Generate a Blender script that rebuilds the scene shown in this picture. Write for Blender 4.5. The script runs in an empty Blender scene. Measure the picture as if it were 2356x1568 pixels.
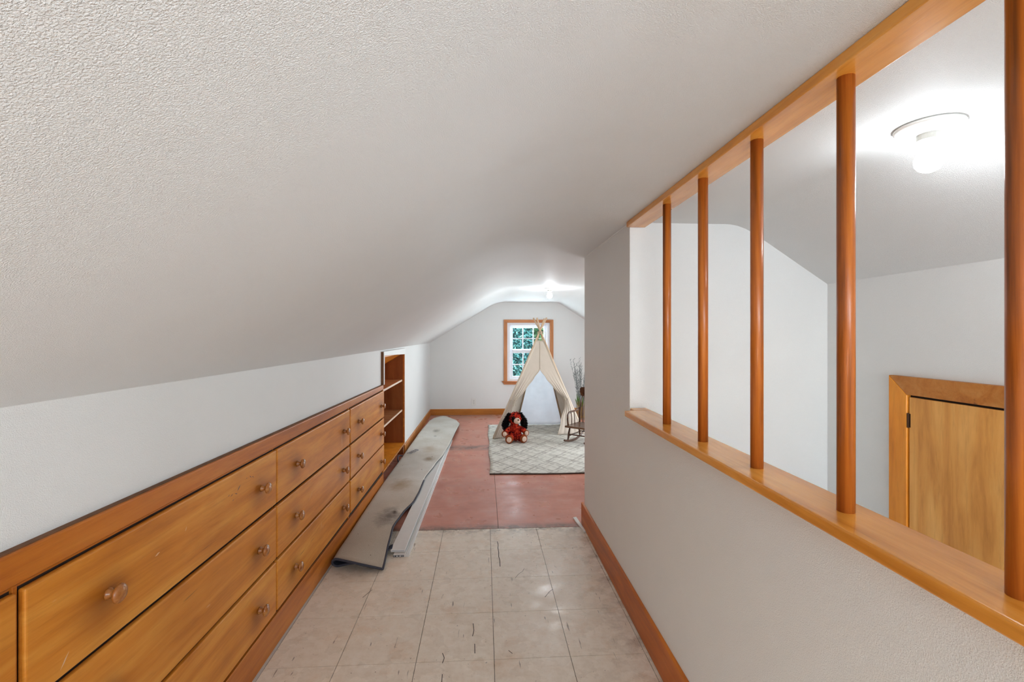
import bpy, bmesh, math, random
from mathutils import Vector, Matrix, noise as mnoise
random.seed(7)
sc = bpy.context.scene
COL = sc.collection
PI = math.pi

# ------------------------------------------------------------------ camera
F_PX = 1080.0
YAW = math.atan(64.0 / F_PX)
cd = bpy.data.cameras.new('camera'); cam = bpy.data.objects.new('camera', cd); COL.objects.link(cam)
cam.location = (0, 0, 1.3); cam.rotation_euler = (PI / 2, 0, -YAW)
cd.sensor_width = 36.0; cd.sensor_fit = 'HORIZONTAL'; cd.lens = F_PX / 2356 * 36; cd.shift_y = -15.0 / 2356
cd.clip_start = 0.02; cd.clip_end = 200
sc.camera = cam
# ------------------------------------------------------------------ world, lights, exposure
vs = sc.view_settings
vs.view_transform = 'Standard'; vs.look = 'None'; vs.gamma = 1.0; vs.use_curve_mapping = False
vs.exposure = 0.82
BULB_NEAR, BULB_FAR, BULB_ADDED = 38.0, 112.0, 56.0  # the last one is an added fill bulb, out of view
ADDED_REAR_W = 15.0
ADDED_NOOK_W = 31.0
ADDED_SIDE_W = 18.0
FAR_WINDOW_W = 24.0
SUN_E = 5.0
w = bpy.data.worlds.new('sky'); sc.world = w; w.use_nodes = True
wn = w.node_tree; wn.nodes.clear()
sky = wn.nodes.new('ShaderNodeTexSky'); sky.sky_type = 'NISHITA'; sky.sun_disc = False
sky.sun_elevation = math.radians(42); sky.sun_rotation = math.radians(200)
bg = wn.nodes.new('ShaderNodeBackground'); bg.inputs[1].default_value = 0.22
wo = wn.nodes.new('ShaderNodeOutputWorld')
wn.links.new(sky.outputs[0], bg.inputs[0]); wn.links.new(bg.outputs[0], wo.inputs[0])
sd = bpy.data.lights.new('sun', 'SUN'); sd.energy = SUN_E; sd.angle = 0.01; sd.color = (1, .95, .86)
so = bpy.data.objects.new('sun', sd); COL.objects.link(so); so.rotation_euler = (math.radians(52), math.radians(-20), 0)

def area(name, loc, rot, sx, sy, watts, col):
    d = bpy.data.lights.new(name, 'AREA'); d.shape = 'RECTANGLE'; d.size = sx; d.size_y = sy; d.energy = watts; d.color = col
    o = bpy.data.objects.new(name, d); COL.objects.link(o); o.location = loc; o.rotation_euler = rot
    return o
# added fill light in a made-up rear gable window, unseen behind the camera
area('added_rear_light', (0.05, -2.27, 1.15), (PI / 2, 0, 0), 1.1, .9, ADDED_REAR_W, (.78, .89, 1.0))
# more added fill: unseen made-up windows behind the balustrade side and beside the far room
area('added_nook_light', (1.2, -2.27, 1.0), (PI / 2, 0, 0), .6, .9, ADDED_NOOK_W, (.78, .89, 1.0))
area('added_side_light', (2.47, 5.3, .62), (0, PI / 2, 0), .6, 1.3, ADDED_SIDE_W, (.90, .95, 1.0))
# daylight entering through the far gable window
area('far_window_daylight', (0.722, 7.80, 1.02), (-PI / 2, 0, 0), .66, .92, FAR_WINDOW_W, (.82, .92, 1.0))

# ------------------------------------------------------------------ helpers
def srgb(r, g, b, a=1.0):
    f = lambda c: (c / 255 / 12.92) if c / 255 <= 0.04045 else ((c / 255 + 0.055) / 1.055) ** 2.4
    return (f(r), f(g), f(b), a)

def tag(o, label=None, cat=None, group=None, kind=None):
    if label: o['label'] = label
    if cat: o['category'] = cat
    if group: o['group'] = group
    if kind: o['kind'] = kind
    return o

def empty(name, loc=(0, 0, 0), rz=0, parent=None):
    o = bpy.data.objects.new(name, None); COL.objects.link(o); o.location = loc; o.rotation_euler = (0, 0, rz)
    o.empty_display_size = 0.05
    if parent: o.parent = parent
    return o

def obj(name, bm, mat, parent=None, loc=None, smooth=False, bevel=0, seg=2, auto=None):
    me = bpy.data.meshes.new(name)
    bmesh.ops.recalc_face_normals(bm, faces=bm.faces)
    bm.to_mesh(me); bm.free()
    for m in (mat if isinstance(mat, (list, tuple)) else [mat]): me.materials.append(m)
    if smooth: me.shade_smooth()
    o = bpy.data.objects.new(name, me); COL.objects.link(o)
    if loc: o.location = loc
    if parent: o.parent = parent
    if bevel:
        b = o.modifiers.new('bevel', 'BEVEL'); b.width = bevel; b.segments = seg; b.limit_method = 'ANGLE'; b.angle_limit = math.radians(40)
        b.harden_normals = False
    return o

def box(bm, x0, x1, y0, y1, z0, z1, mi=0):
    v = [bm.verts.new(p) for p in ((x0, y0, z0), (x1, y0, z0), (x1, y1, z0), (x0, y1, z0), (x0, y0, z1), (x1, y0, z1), (x1, y1, z1), (x0, y1, z1))]
    for f in ((0, 3, 2, 1), (4, 5, 6, 7), (0, 1, 5, 4), (1, 2, 6, 5), (2, 3, 7, 6), (3, 0, 4, 7)):
        bm.faces.new([v[i] for i in f]).material_index = mi
    return v

def prism(bm, poly, a, b, axis='y', mi=0):
    """poly in the two other axes, extruded from a to b"""
    def P(u, v, t):
        return {'y': (u, t, v), 'x': (t, u, v), 'z': (u, v, t)}[axis]
    A = [bm.verts.new(P(u, v, a)) for u, v in poly]; B = [bm.verts.new(P(u, v, b)) for u, v in poly]
    n = len(poly)
    bm.faces.new(A).material_index = mi; bm.faces.new(B[::-1]).material_index = mi
    for i in range(n):
        bm.faces.new([A[i], B[i], B[(i + 1) % n], A[(i + 1) % n]]).material_index = mi

def tube(bm, pts, r, n=10, cap=True, mi=0, flat=None):
    """tube through pts; r a number or a list; flat=(a,b) scales the section"""
    pts = [Vector(p) for p in pts]; N = len(pts)
    rs = r if isinstance(r, (list, tuple)) else [r] * N
    rings = []; up = None
    for i, p in enumerate(pts):
        t = (pts[min(i + 1, N - 1)] - pts[max(i - 1, 0)])
        if t.length < 1e-9: t = Vector((0, 0, 1))
        t.normalize()
        if up is None:
            up = Vector((0, 0, 1)) if abs(t.z) < .9 else Vector((1, 0, 0))
        s = t.cross(up)
        if s.length < 1e-6: s = t.cross(Vector((0, 1, 0)))
        s.normalize(); u2 = s.cross(t).normalized(); up = u2
        fa, fb = flat if flat else (1, 1)
        rings.append([bm.verts.new(p + s * math.cos(2 * PI * k / n) * rs[i] * fa + u2 * math.sin(2 * PI * k / n) * rs[i] * fb) for k in range(n)])
    for i in range(N - 1):
        for k in range(n):
            bm.faces.new([rings[i][k], rings[i][(k + 1) % n], rings[i + 1][(k + 1) % n], rings[i + 1][k]]).material_index = mi
    if cap:
        bm.faces.new(rings[0][::-1]).material_index = mi; bm.faces.new(rings[-1]).material_index = mi

def lathe(bm, prof, n=24, origin=(0, 0, 0), axis='z', mi=0):
    """prof: list of (r, h)"""
    ox, oy, oz = origin
    rings = []
    for r, h in prof:
        ring = []
        if r < 1e-6:
            c = {'z': (ox, oy, oz + h), 'x': (ox + h, oy, oz), 'y': (ox, oy + h, oz)}[axis]
            rings.append([bm.verts.new(c)]); continue
        for k in range(n):
            a = 2 * PI * k / n; c, s = r * math.cos(a), r * math.sin(a)
            ring.append(bm.verts.new({'z': (ox + c, oy + s, oz + h), 'x': (ox + h, oy + c, oz + s), 'y': (ox + c, oy + h, oz + s)}[axis]))
        rings.append(ring)
    for A, B in zip(rings, rings[1:]):
        for k in range(n):
            k2 = (k + 1) % n
            if len(A) == 1 and len(B) == 1: continue
            if len(A) == 1: f = [A[0], B[k], B[k2]]
            elif len(B) == 1: f = [A[k], A[k2], B[0]]
            else: f = [A[k], A[k2], B[k2], B[k]]
            bm.faces.new(f).material_index = mi
    for R in (rings[0], rings[-1]):
        if len(R) > 1: bm.faces.new(R).material_index = mi

def grid(bm, fn, nu, nv, mi=0):
    V = [[bm.verts.new(fn(u / nu, v / nv)) for v in range(nv + 1)] for u in range(nu + 1)]
    for i in range(nu):
        for j in range(nv):
            bm.faces.new([V[i][j], V[i + 1][j], V[i + 1][j + 1], V[i][j + 1]]).material_index = mi
    return V

def ico(bm, c, s, sub=3, rot=None):
    M = Matrix.Translation(c) @ (rot.to_4x4() if rot else Matrix.Identity(4)) @ Matrix.Diagonal((s[0], s[1], s[2], 1))
    return bmesh.ops.create_icosphere(bm, subdivisions=sub, radius=1, matrix=M)['verts']

def lerp_tab(tab, x):
    if x <= tab[0][0]: return tab[0][1]
    for (a, va), (b, vb) in zip(tab, tab[1:]):
        if x <= b:
            t = (x - a) / (b - a); t = t * t * (3 - 2 * t) * .5 + t * .5
            return va + (vb - va) * t
    return tab[-1][1]

# ------------------------------------------------------------------ materials
def mat_new(name):
    m = bpy.data.materials.new(name); m.use_nodes = True
    nt = m.node_tree; b = nt.nodes['Principled BSDF']
    return m, nt, b

def N(nt, t, **kw):
    n = nt.nodes.new(t)
    for k, v in kw.items(): setattr(n, k, v)
    return n

def coords(nt, scale=(1, 1, 1), rand=0.0, space='Object', rot=(0, 0, 0)):
    tc = N(nt, 'ShaderNodeTexCoord')
    out = tc.outputs['Object']
    if space == 'World':
        out = N(nt, 'ShaderNodeNewGeometry').outputs['Position']
    if rand:
        oi = N(nt, 'ShaderNodeObjectInfo'); mu = N(nt, 'ShaderNodeMath', operation='MULTIPLY'); mu.inputs[1].default_value = rand
        nt.links.new(oi.outputs['Random'], mu.inputs[0])
        ad = N(nt, 'ShaderNodeVectorMath', operation='ADD'); nt.links.new(out, ad.inputs[0]); nt.links.new(mu.outputs[0], ad.inputs[1]); out = ad.outputs[0]
    mp = N(nt, 'ShaderNodeMapping'); mp.inputs['Scale'].default_value = scale; mp.inputs['Rotation'].default_value = rot
    nt.links.new(out, mp.inputs[0])
    return mp.outputs[0]

def noise(nt, vec, scale, detail=4, rough=.55, dist=0.0):
    n = N(nt, 'ShaderNodeTexNoise'); n.inputs['Scale'].default_value = scale; n.inputs['Detail'].default_value = detail
    n.inputs['Roughness'].default_value = rough; n.inputs['Distortion'].default_value = dist
    nt.links.new(vec, n.inputs['Vector']); return n.outputs['Fac']

def ramp(nt, fac, stops):
    r = N(nt, 'ShaderNodeValToRGB'); e = r.color_ramp.elements
    while len(e) < len(stops): e.new(.5)
    for i, (p, c) in enumerate(stops): e[i].position = p; e[i].color = c if not isinstance(c, (int, float)) else (c, c, c, 1)
    nt.links.new(fac, r.inputs[0]); return r.outputs[0]

def mix(nt, fac, a, b, mode='MIX'):
    m = N(nt, 'ShaderNodeMix', data_type='RGBA', blend_type=mode)
    for s, v in ((m.inputs['Factor'], fac), (m.inputs['A'], a), (m.inputs['B'], b)):
        if isinstance(v, (int, float)): s.default_value = v
        elif isinstance(v, tuple): s.default_value = v
        else: nt.links.new(v, s)
    return m.outputs['Result']

def math_(nt, op, a, b=None, clamp=False):
    m = N(nt, 'ShaderNodeMath', operation=op); m.use_clamp = clamp
    for i, v in enumerate((a, b)):
        if v is None: continue
        if isinstance(v, (int, float)): m.inputs[i].default_value = v
        else: nt.links.new(v, m.inputs[i])
    return m.outputs[0]

def bump(nt, b, height, dist=.001, strength=1.0):
    n = N(nt, 'ShaderNodeBump'); n.inputs['Distance'].default_value = dist; n.inputs['Strength'].default_value = strength
    nt.links.new(height, n.inputs['Height']); nt.links.new(n.outputs[0], b.inputs['Normal'])

def plain(name, c, rough=.5, metal=0, var=0.04, spec=.5):
    m, nt, b = mat_new(name)
    v = coords(nt, rand=9)
    k = ramp(nt, noise(nt, v, 25, 4), [(.3, (1 - var,) * 3 + (1,)), (.7, (1, 1, 1, 1))])
    nt.links.new(mix(nt, 1.0, c, k, 'MULTIPLY'), b.inputs['Base Color'])
    b.inputs['Roughness'].default_value = rough; b.inputs['Metallic'].default_value = metal; b.inputs['Specular IOR Level'].default_value = spec
    return m

def paint(name, c, scale, dist, rough=.55, spec=.3, blotch=.03, stretch=(1, 1, 1)):
    m, nt, b = mat_new(name)
    v = coords(nt, scale=stretch)
    k = ramp(nt, noise(nt, v, 1.7, 3), [(.3, (1 - blotch,) * 3 + (1,)), (.7, (1, 1, 1, 1))])
    nt.links.new(mix(nt, 1.0, c, k, 'MULTIPLY'), b.inputs['Base Color'])
    b.inputs['Roughness'].default_value = rough; b.inputs['Specular IOR Level'].default_value = spec
    h1 = noise(nt, v, scale, 2, .5, .3); h2 = noise(nt, v, scale * .35, 2, .5)
    h = math_(nt, 'ADD', ramp(nt, h1, [(.38, 0.0), (.66, 1.0)]), math_(nt, 'MULTIPLY', h2, .5))
    bump(nt, b, h, dist)
    return m

def wood(name, light, mid, dark, axis='y', rough=.35, grain=1.0, marks=0.0, knobs=False, rand=11.0, coat=.06):
    m, nt, b = mat_new(name)
    lo, hi = 1.1, 13.0 * grain
    sc_ = {'x': (lo, hi, hi), 'y': (hi, lo, hi), 'z': (hi, hi, lo)}[axis]
    v = coords(nt, scale=sc_, rand=rand)
    n1 = noise(nt, v, 1.3, 5, .6, .6)
    base = ramp(nt, n1, [(.25, dark), (.48, mid), (.72, light)])
    n2 = noise(nt, v, 7, 6, .7, .2)
    st = ramp(nt, n2, [(.28, (.72, .66, .6, 1)), (.5, (1, 1, 1, 1))])
    colr = mix(nt, .55, base, st, 'MULTIPLY')
    vb = coords(nt, scale=(1, 1, 1), rand=rand)
    cl = ramp(nt, noise(nt, vb, 3.2, 3, .6), [(.3, (.86, .82, .78, 1)), (.65, (1.04, 1.03, 1.02, 1))])
    colr = mix(nt, .8, colr, cl, 'MULTIPLY')
    if marks:
        s2 = {'x': (3, 40, 40), 'y': (40, 3, 40), 'z': (40, 40, 3)}[axis]
        vm = coords(nt, scale=s2, rand=rand * .7, rot=(.2, .1, .15))
        mk = ramp(nt, noise(nt, vm, 1.0, 2, .5), [(.22, 1.0), (.27, 0.0)])
        colr = mix(nt, math_(nt, 'MULTIPLY', mk, marks), colr, srgb(60, 35, 22))
        vl = coords(nt, scale=(30, 9, 30), rand=rand * .3, rot=(.9, .3, .5))
        mk2 = ramp(nt, noise(nt, vl, 1.0, 2, .5), [(.76, 0.0), (.8, 1.0)])
        colr = mix(nt, math_(nt, 'MULTIPLY', mk2, marks * .7), colr, srgb(222, 184, 150))
    if knobs:   # hand wear and grime around each pull
        tc = N(nt, 'ShaderNodeTexCoord'); sx = N(nt, 'ShaderNodeSeparateXYZ'); nt.links.new(tc.outputs['Object'], sx.inputs[0])
        tot = None
        for key in ('k1', 'k2'):
            at = N(nt, 'ShaderNodeAttribute', attribute_type='OBJECT', attribute_name=key)
            dy = math_(nt, 'ADD', math_(nt, 'SUBTRACT', sx.outputs[1], at.outputs['Fac']), .012)
            dz = math_(nt, 'ADD', sx.outputs[2], .012)
            d2 = math_(nt, 'ADD', math_(nt, 'POWER', math_(nt, 'MULTIPLY', dy, 16), 2), math_(nt, 'POWER', math_(nt, 'MULTIPLY', dz, 18), 2))
            g = math_(nt, 'POWER', 2.718, math_(nt, 'MULTIPLY', d2, -1.0))
            tot = g if tot is None else math_(nt, 'ADD', tot, g, True)
        colr = mix(nt, math_(nt, 'MULTIPLY', tot, .62), colr, srgb(120, 62, 18))
    nt.links.new(colr, b.inputs['Base Color'])
    b.inputs['Roughness'].default_value = rough
    b.inputs['Specular IOR Level'].default_value = .3
    b.inputs['Coat Weight'].default_value = coat; b.inputs['Coat Roughness'].default_value = .25
    bump(nt, b, n2, .0004, .6)
    return m

M = {}
M['ceiling'] = paint('stippled_ceiling_paint', srgb(238, 238, 237), 520, .0008, .6, .2)
M['wall'] = paint('orange_peel_wall_paint', srgb(240, 240, 238), 420, .0004, .6, .25)
M['wood_drawer'] = wood('honey_birch', srgb(228, 158, 66), srgb(210, 131, 42), srgb(176, 100, 24), 'y', .38, marks=.8, knobs=True)
M['wood_frame'] = wood('amber_birch', srgb(208, 132, 50), srgb(190, 108, 32), srgb(154, 80, 20), 'y', .36, marks=.6)
M['wood_trim'] = wood('amber_fir', srgb(216, 126, 38), srgb(192, 102, 24), srgb(158, 78, 16), 'y', .4)
M['wood_trim_x'] = wood('amber_fir_across', srgb(205, 140, 70), srgb(190, 118, 46), srgb(160, 90, 30), 'x', .4, marks=.5)
M['wood_sill'] = wood('varnished_sill_fir', srgb(246, 178, 88), srgb(234, 158, 64), srgb(204, 126, 40), 'y', .26, marks=.35, coat=.4)
M['wood_post'] = wood('dark_varnished_fir', srgb(206, 122, 48), srgb(172, 92, 32), srgb(96, 50, 22), 'z', .30, grain=2.6, marks=.9, coat=.25)
M['wood_door'] = wood('door_ply', srgb(248, 190, 110), srgb(232, 164, 82), srgb(194, 124, 58), 'z', .4, grain=.8)
M['wood_casing'] = wood('orange_fir', srgb(252, 170, 64), srgb(240, 150, 44), srgb(210, 120, 30), 'z', .35, grain=.7)
M['hardboard'] = wood('brown_hardboard', srgb(168, 98, 44), srgb(150, 82, 32), srgb(128, 66, 24), 'z', .6, grain=.6)
M['wood_shelf'] = wood('worn_shelf_wood', srgb(206, 152, 104), srgb(186, 120, 72), srgb(150, 88, 50), 'x', .5)
M['shelf_edge'] = plain('pale_shelf_edge', srgb(232, 205, 180), .5)
M['knob'] = wood('knob_wood', srgb(190, 130, 66), srgb(164, 100, 44), srgb(130, 72, 28), 'x', .22, grain=3, coat=.6)
M['white_trim'] = plain('white_trim_paint', srgb(232, 230, 226), .45)
M['strip'] = plain('pale_filler_strip', srgb(206, 198, 188), .6, var=.12)
M['gap'] = plain('brown_gap', srgb(126, 84, 54), .8, var=.3)  # brown for the rail's top edge line and the gap beside the post
M['dark'] = plain('dark_gap', srgb(44, 26, 14), .9, var=.3)
M['vinyl'] = plain('white_vinyl', srgb(238, 240, 246), .35)
M['porcelain'] = plain('white_porcelain', srgb(240, 238, 232), .25)
M['bulb_socket'] = plain('grey_socket', srgb(190, 188, 182), .4)
M['window_wood'] = wood('window_casing_fir', srgb(214, 150, 104), srgb(200, 132, 84), srgb(178, 108, 62), 'z', .4)
M['window_wood_x'] = wood('window_casing_fir_across', srgb(214, 146, 98), srgb(198, 126, 76), srgb(170, 98, 52), 'x', .4)
M['dark_wood'] = wood('walnut_rocker', srgb(108, 70, 46), srgb(80, 48, 30), srgb(52, 30, 18), 'y', .22, coat=.6)
M['dark_wood_seat'] = wood('walnut_seat', srgb(132, 98, 72), srgb(106, 72, 50), srgb(76, 48, 32), 'x', .3, coat=.5)
M['pole'] = wood('pale_pine_pole', srgb(228, 204, 178), srgb(214, 184, 152), srgb(190, 156, 124), 'z', .5, coat=0)
M['rope'] = plain('jute_rope', srgb(206, 184, 156), .8, var=.3)
M['binding'] = plain('navy_carpet_binding', srgb(66, 66, 78), .8, var=.25)
M['carpet_pile'] = plain('navy_pile', srgb(38, 42, 58), .95, var=.4)
M['box_white'] = plain('white_box_card', srgb(226, 224, 220), .4)
M['label_black'] = plain('black_print', srgb(26, 26, 30), .4)
M['label_white'] = plain('white_print', srgb(240, 240, 240), .4)
M['ink'] = plain('blue_grey_ink', srgb(118, 122, 140), .8)
M['outlet'] = plain('outlet_plastic', srgb(236, 235, 230), .35)
M['outlet_dark'] = plain('outlet_slots', srgb(80, 78, 76), .5)
M['metal'] = plain('dull_steel', srgb(120, 115, 110), .4, 1)
M['hinge'] = plain('bronze_hinge', srgb(74, 50, 34), .4, .8)
M['ear'] = plain('black_plush', srgb(26, 20, 20), .95, var=.5, spec=.1)
M['pad'] = plain('cream_plush', srgb(236, 206, 186), .9, var=.12, spec=.1)
M['nose'] = plain('brown_plush_nose', srgb(96, 50, 36), .7)
M['eye'] = plain('black_glass_eye', srgb(12, 10, 10), .1)
M['paw'] = plain('rust_plush', srgb(158, 78, 40), .95, var=.35, spec=.1)
M['branch'] = plain('frosted_grey_twigs', srgb(128, 134, 132), .7, var=.3)
M['stem'] = plain('green_stems', srgb(96, 140, 52), .5, var=.3)
M['amber_stem'] = plain('straw_stems', srgb(222, 172, 84), .6, var=.3)
M['bark'] = plain('bark', srgb(70, 58, 46), .9, var=.4)

def emit(name, c, s):
    m, nt, b = mat_new(name)
    b.inputs['Base Color'].default_value = (1, 1, 1, 1); b.inputs['Emission Color'].default_value = c; b.inputs['Emission Strength'].default_value = s
    return m
M['bulb_near'] = emit('lit_bulb_near', (.88, .945, 1, 1), BULB_NEAR)
M['bulb_added'] = emit('lit_bulb_added', (.88, .945, 1, 1), BULB_ADDED)  # for the added hall bulb only
M['bulb_far'] = emit('lit_bulb_far', (.88, .945, 1, 1), BULB_FAR)

def glass_mat(name, tint=(1, 1, 1, 1), gl=.08):
    m, nt, b = mat_new(name); nt.nodes.remove(b)
    t = N(nt, 'ShaderNodeBsdfTransparent'); t.inputs[0].default_value = tint
    g = N(nt, 'ShaderNodeBsdfGlossy'); g.inputs['Roughness'].default_value = .03
    lw = N(nt, 'ShaderNodeLayerWeight'); lw.inputs[0].default_value = .25
    mx = N(nt, 'ShaderNodeMixShader'); nt.links.new(math_(nt, 'ADD', math_(nt, 'MULTIPLY', math_(nt, 'POWER', lw.outputs['Facing'], 3), .5), gl - .03, True), mx.inputs[0])
    nt.links.new(t.outputs[0], mx.inputs[1]); nt.links.new(g.outputs[0], mx.inputs[2])
    nt.links.new(mx.outputs[0], nt.nodes['Material Output'].inputs[0]); return m
M['glass'] = glass_mat('window_glass', (.86, .95, .97, 1))
M['vase_glass'] = glass_mat('vase_glass', (.93, .95, .92, 1), .12)

def cloth(name, c, trans=.4, tscale=900, rough=.9):
    m, nt, b = mat_new(name)
    v = coords(nt)
    k = ramp(nt, noise(nt, v, 12, 4), [(.3, (.95, .95, .95, 1)), (.7, (1, 1, 1, 1))])
    cc = mix(nt, 1.0, c, k, 'MULTIPLY')
    nt.links.new(cc, b.inputs['Base Color']); b.inputs['Roughness'].default_value = rough; b.inputs['Specular IOR Level'].default_value = .1
    bump(nt, b, noise(nt, v, 400, 2), .0006, .6)
    tr = N(nt, 'ShaderNodeBsdfTranslucent'); nt.links.new(cc, tr.inputs[0])
    mx = N(nt, 'ShaderNodeMixShader'); mx.inputs[0].default_value = trans
    nt.links.new(b.outputs[0], mx.inputs[1]); nt.links.new(tr.outputs[0], mx.inputs[2]); nt.links.new(mx.outputs[0], nt.nodes['Material Output'].inputs[0])
    return m
M['canvas'] = cloth('cream_cotton_canvas', srgb(222, 209, 194), .2)
M['canvas_seam'] = cloth('cream_canvas_double', srgb(222, 207, 188), .1)
M['lit_lining'] = cloth('window_lit_lining', srgb(248, 249, 252), .6)  # back canvas coloured bluish white to look lit by the window

# vinyl floor tile: beige, mottled, scuffed; dirt is in world position so it runs over joints
def tile_mat():
    m, nt, b = mat_new('beige_vinyl_tile')
    v = coords(nt, space='World')
    mott = ramp(nt, noise(nt, v, 26, 6, .7), [(.3, srgb(228, 212, 192)), (.55, srgb(240, 227, 210)), (.8, srgb(245, 236, 223))])
    oi = N(nt, 'ShaderNodeObjectInfo')
    c = mix(nt, .5, mott, ramp(nt, oi.outputs['Random'], [(0, (.95, .94, .92, 1)), (1, (1.0, 1.0, 1.0, 1))]), 'MULTIPLY')
    # ochre stains, stronger towards the left
    st = ramp(nt, noise(nt, v, 4.2, 5, .65), [(.54, 0.0), (.72, 1.0)])
    c = mix(nt, math_(nt, 'MULTIPLY', st, .42), c, srgb(206, 158, 108))
    # short dark scuffs in two directions
    for rot, s, th in (((0, 0, .5), (60, 7, 1), .235), ((0, 0, -.35), (75, 8, 1), .225), ((0, 0, 1.45), (55, 9, 1), .215)):
        vs_ = coords(nt, scale=s, space='World', rot=rot)
        k = ramp(nt, noise(nt, vs_, 1.0, 2, .5), [(th, 1.0), (th + .05, 0.0)])
        c = mix(nt, math_(nt, 'MULTIPLY', k, .75), c, srgb(96, 76, 62))
    sp = ramp(nt, noise(nt, v, 70, 2, .5), [(.70, 0.0), (.75, 1.0)])
    c = mix(nt, math_(nt, 'MULTIPLY', sp, .6), c, srgb(104, 82, 66))
    # grime by the half wall and the threshold
    sx = N(nt, 'ShaderNodeSeparateXYZ'); nt.links.new(N(nt, 'ShaderNodeNewGeometry').outputs['Position'], sx.inputs[0])
    gx = ramp(nt, sx.outputs[0], [(.38, 0.0), (.66, 1.0)])
    gn = ramp(nt, noise(nt, v, 7.5, 6, .7), [(.48, 0.0), (.68, 1.0)])
    c = mix(nt, math_(nt, 'MULTIPLY', math_(nt, 'MULTIPLY', gx, gn), .5), c, srgb(128, 104, 82))
    gy = ramp(nt, math_(nt, 'MULTIPLY', sx.outputs[1], .25), [(.755, 0.0), (.787, 1.0)])
    c = mix(nt, math_(nt, 'MULTIPLY', math_(nt, 'MULTIPLY', gy, ramp(nt, noise(nt, v, 14, 5, .7), [(.4, 0.0), (.6, 1.0)])), .7), c, srgb(110, 96, 84))
    nt.links.new(c, b.inputs['Base Color'])
    rg = ramp(nt, noise(nt, v, 9, 4), [(.3, .17), (.7, .42)])
    nt.links.new(rg, b.inputs['Roughness']); b.inputs['Specular IOR Level'].default_value = .45
    bump(nt, b, noise(nt, v, 5, 3), .004, .35)
    return m
M['tile'] = tile_mat()

def redfloor_mat():
    m, nt, b = mat_new('worn_red_painted_plywood')
    v = coords(nt, space='World')
    c = ramp(nt, noise(nt, v, 5, 6, .65), [(.28, srgb(190, 116, 94)), (.5, srgb(204, 130, 106)), (.75, srgb(208, 152, 134))])
    vg = coords(nt, scale=(2, 26, 1), space='World')
    c = mix(nt, .3, c, ramp(nt, noise(nt, vg, 1.4, 3, .6, 0.0), [(.3, (.8, .74, .72, 1)), (.6, (1.04, 1.04, 1.04, 1))]), 'MULTIPLY')
    sx = N(nt, 'ShaderNodeSeparateXYZ'); nt.links.new(N(nt, 'ShaderNodeNewGeometry').outputs['Position'], sx.inputs[0])
    def band(y, wd, amt, col, ns=9, lo=.4, hi=.62):
        nonlocal c
        d = math_(nt, 'ABSOLUTE', math_(nt, 'SUBTRACT', sx.outputs[1], y))
        k = ramp(nt, math_(nt, 'DIVIDE', d, wd), [(0.25, 1.0), (1.0, 0.0)])
        n_ = ramp(nt, noise(nt, v, ns, 5, .7), [(lo, 0.0), (hi, 1.0)])
        c = mix(nt, math_(nt, 'MULTIPLY', math_(nt, 'MULTIPLY', k, n_), amt), c, col)
    band(5.42, .17, .8, srgb(98, 76, 66), 8, .3, .55)
    band(3.15, .09, .95, srgb(104, 84, 72), 12, .3, .6)
    band(7.5, .5, .8, srgb(176, 150, 136), 6, .35, .6)
    band(3.9, .5, .35, srgb(150, 92, 76), 3, .4, .6)
    sc2 = coords(nt, scale=(70, 9, 1), space='World', rot=(0, 0, .9))
    nt.links.new(c, b.inputs['Base Color'])
    nt.links.new(ramp(nt, noise(nt, v, 6, 4), [(.3, .24), (.7, .42)]), b.inputs['Roughness'])
    wv = coords(nt, scale=(2.2, 20, 1), space='World')
    bump(nt, b, noise(nt, wv, 2.2, 3, .6, .2), .0012, .6)
    return m
M['redfloor'] = redfloor_mat()

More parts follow.
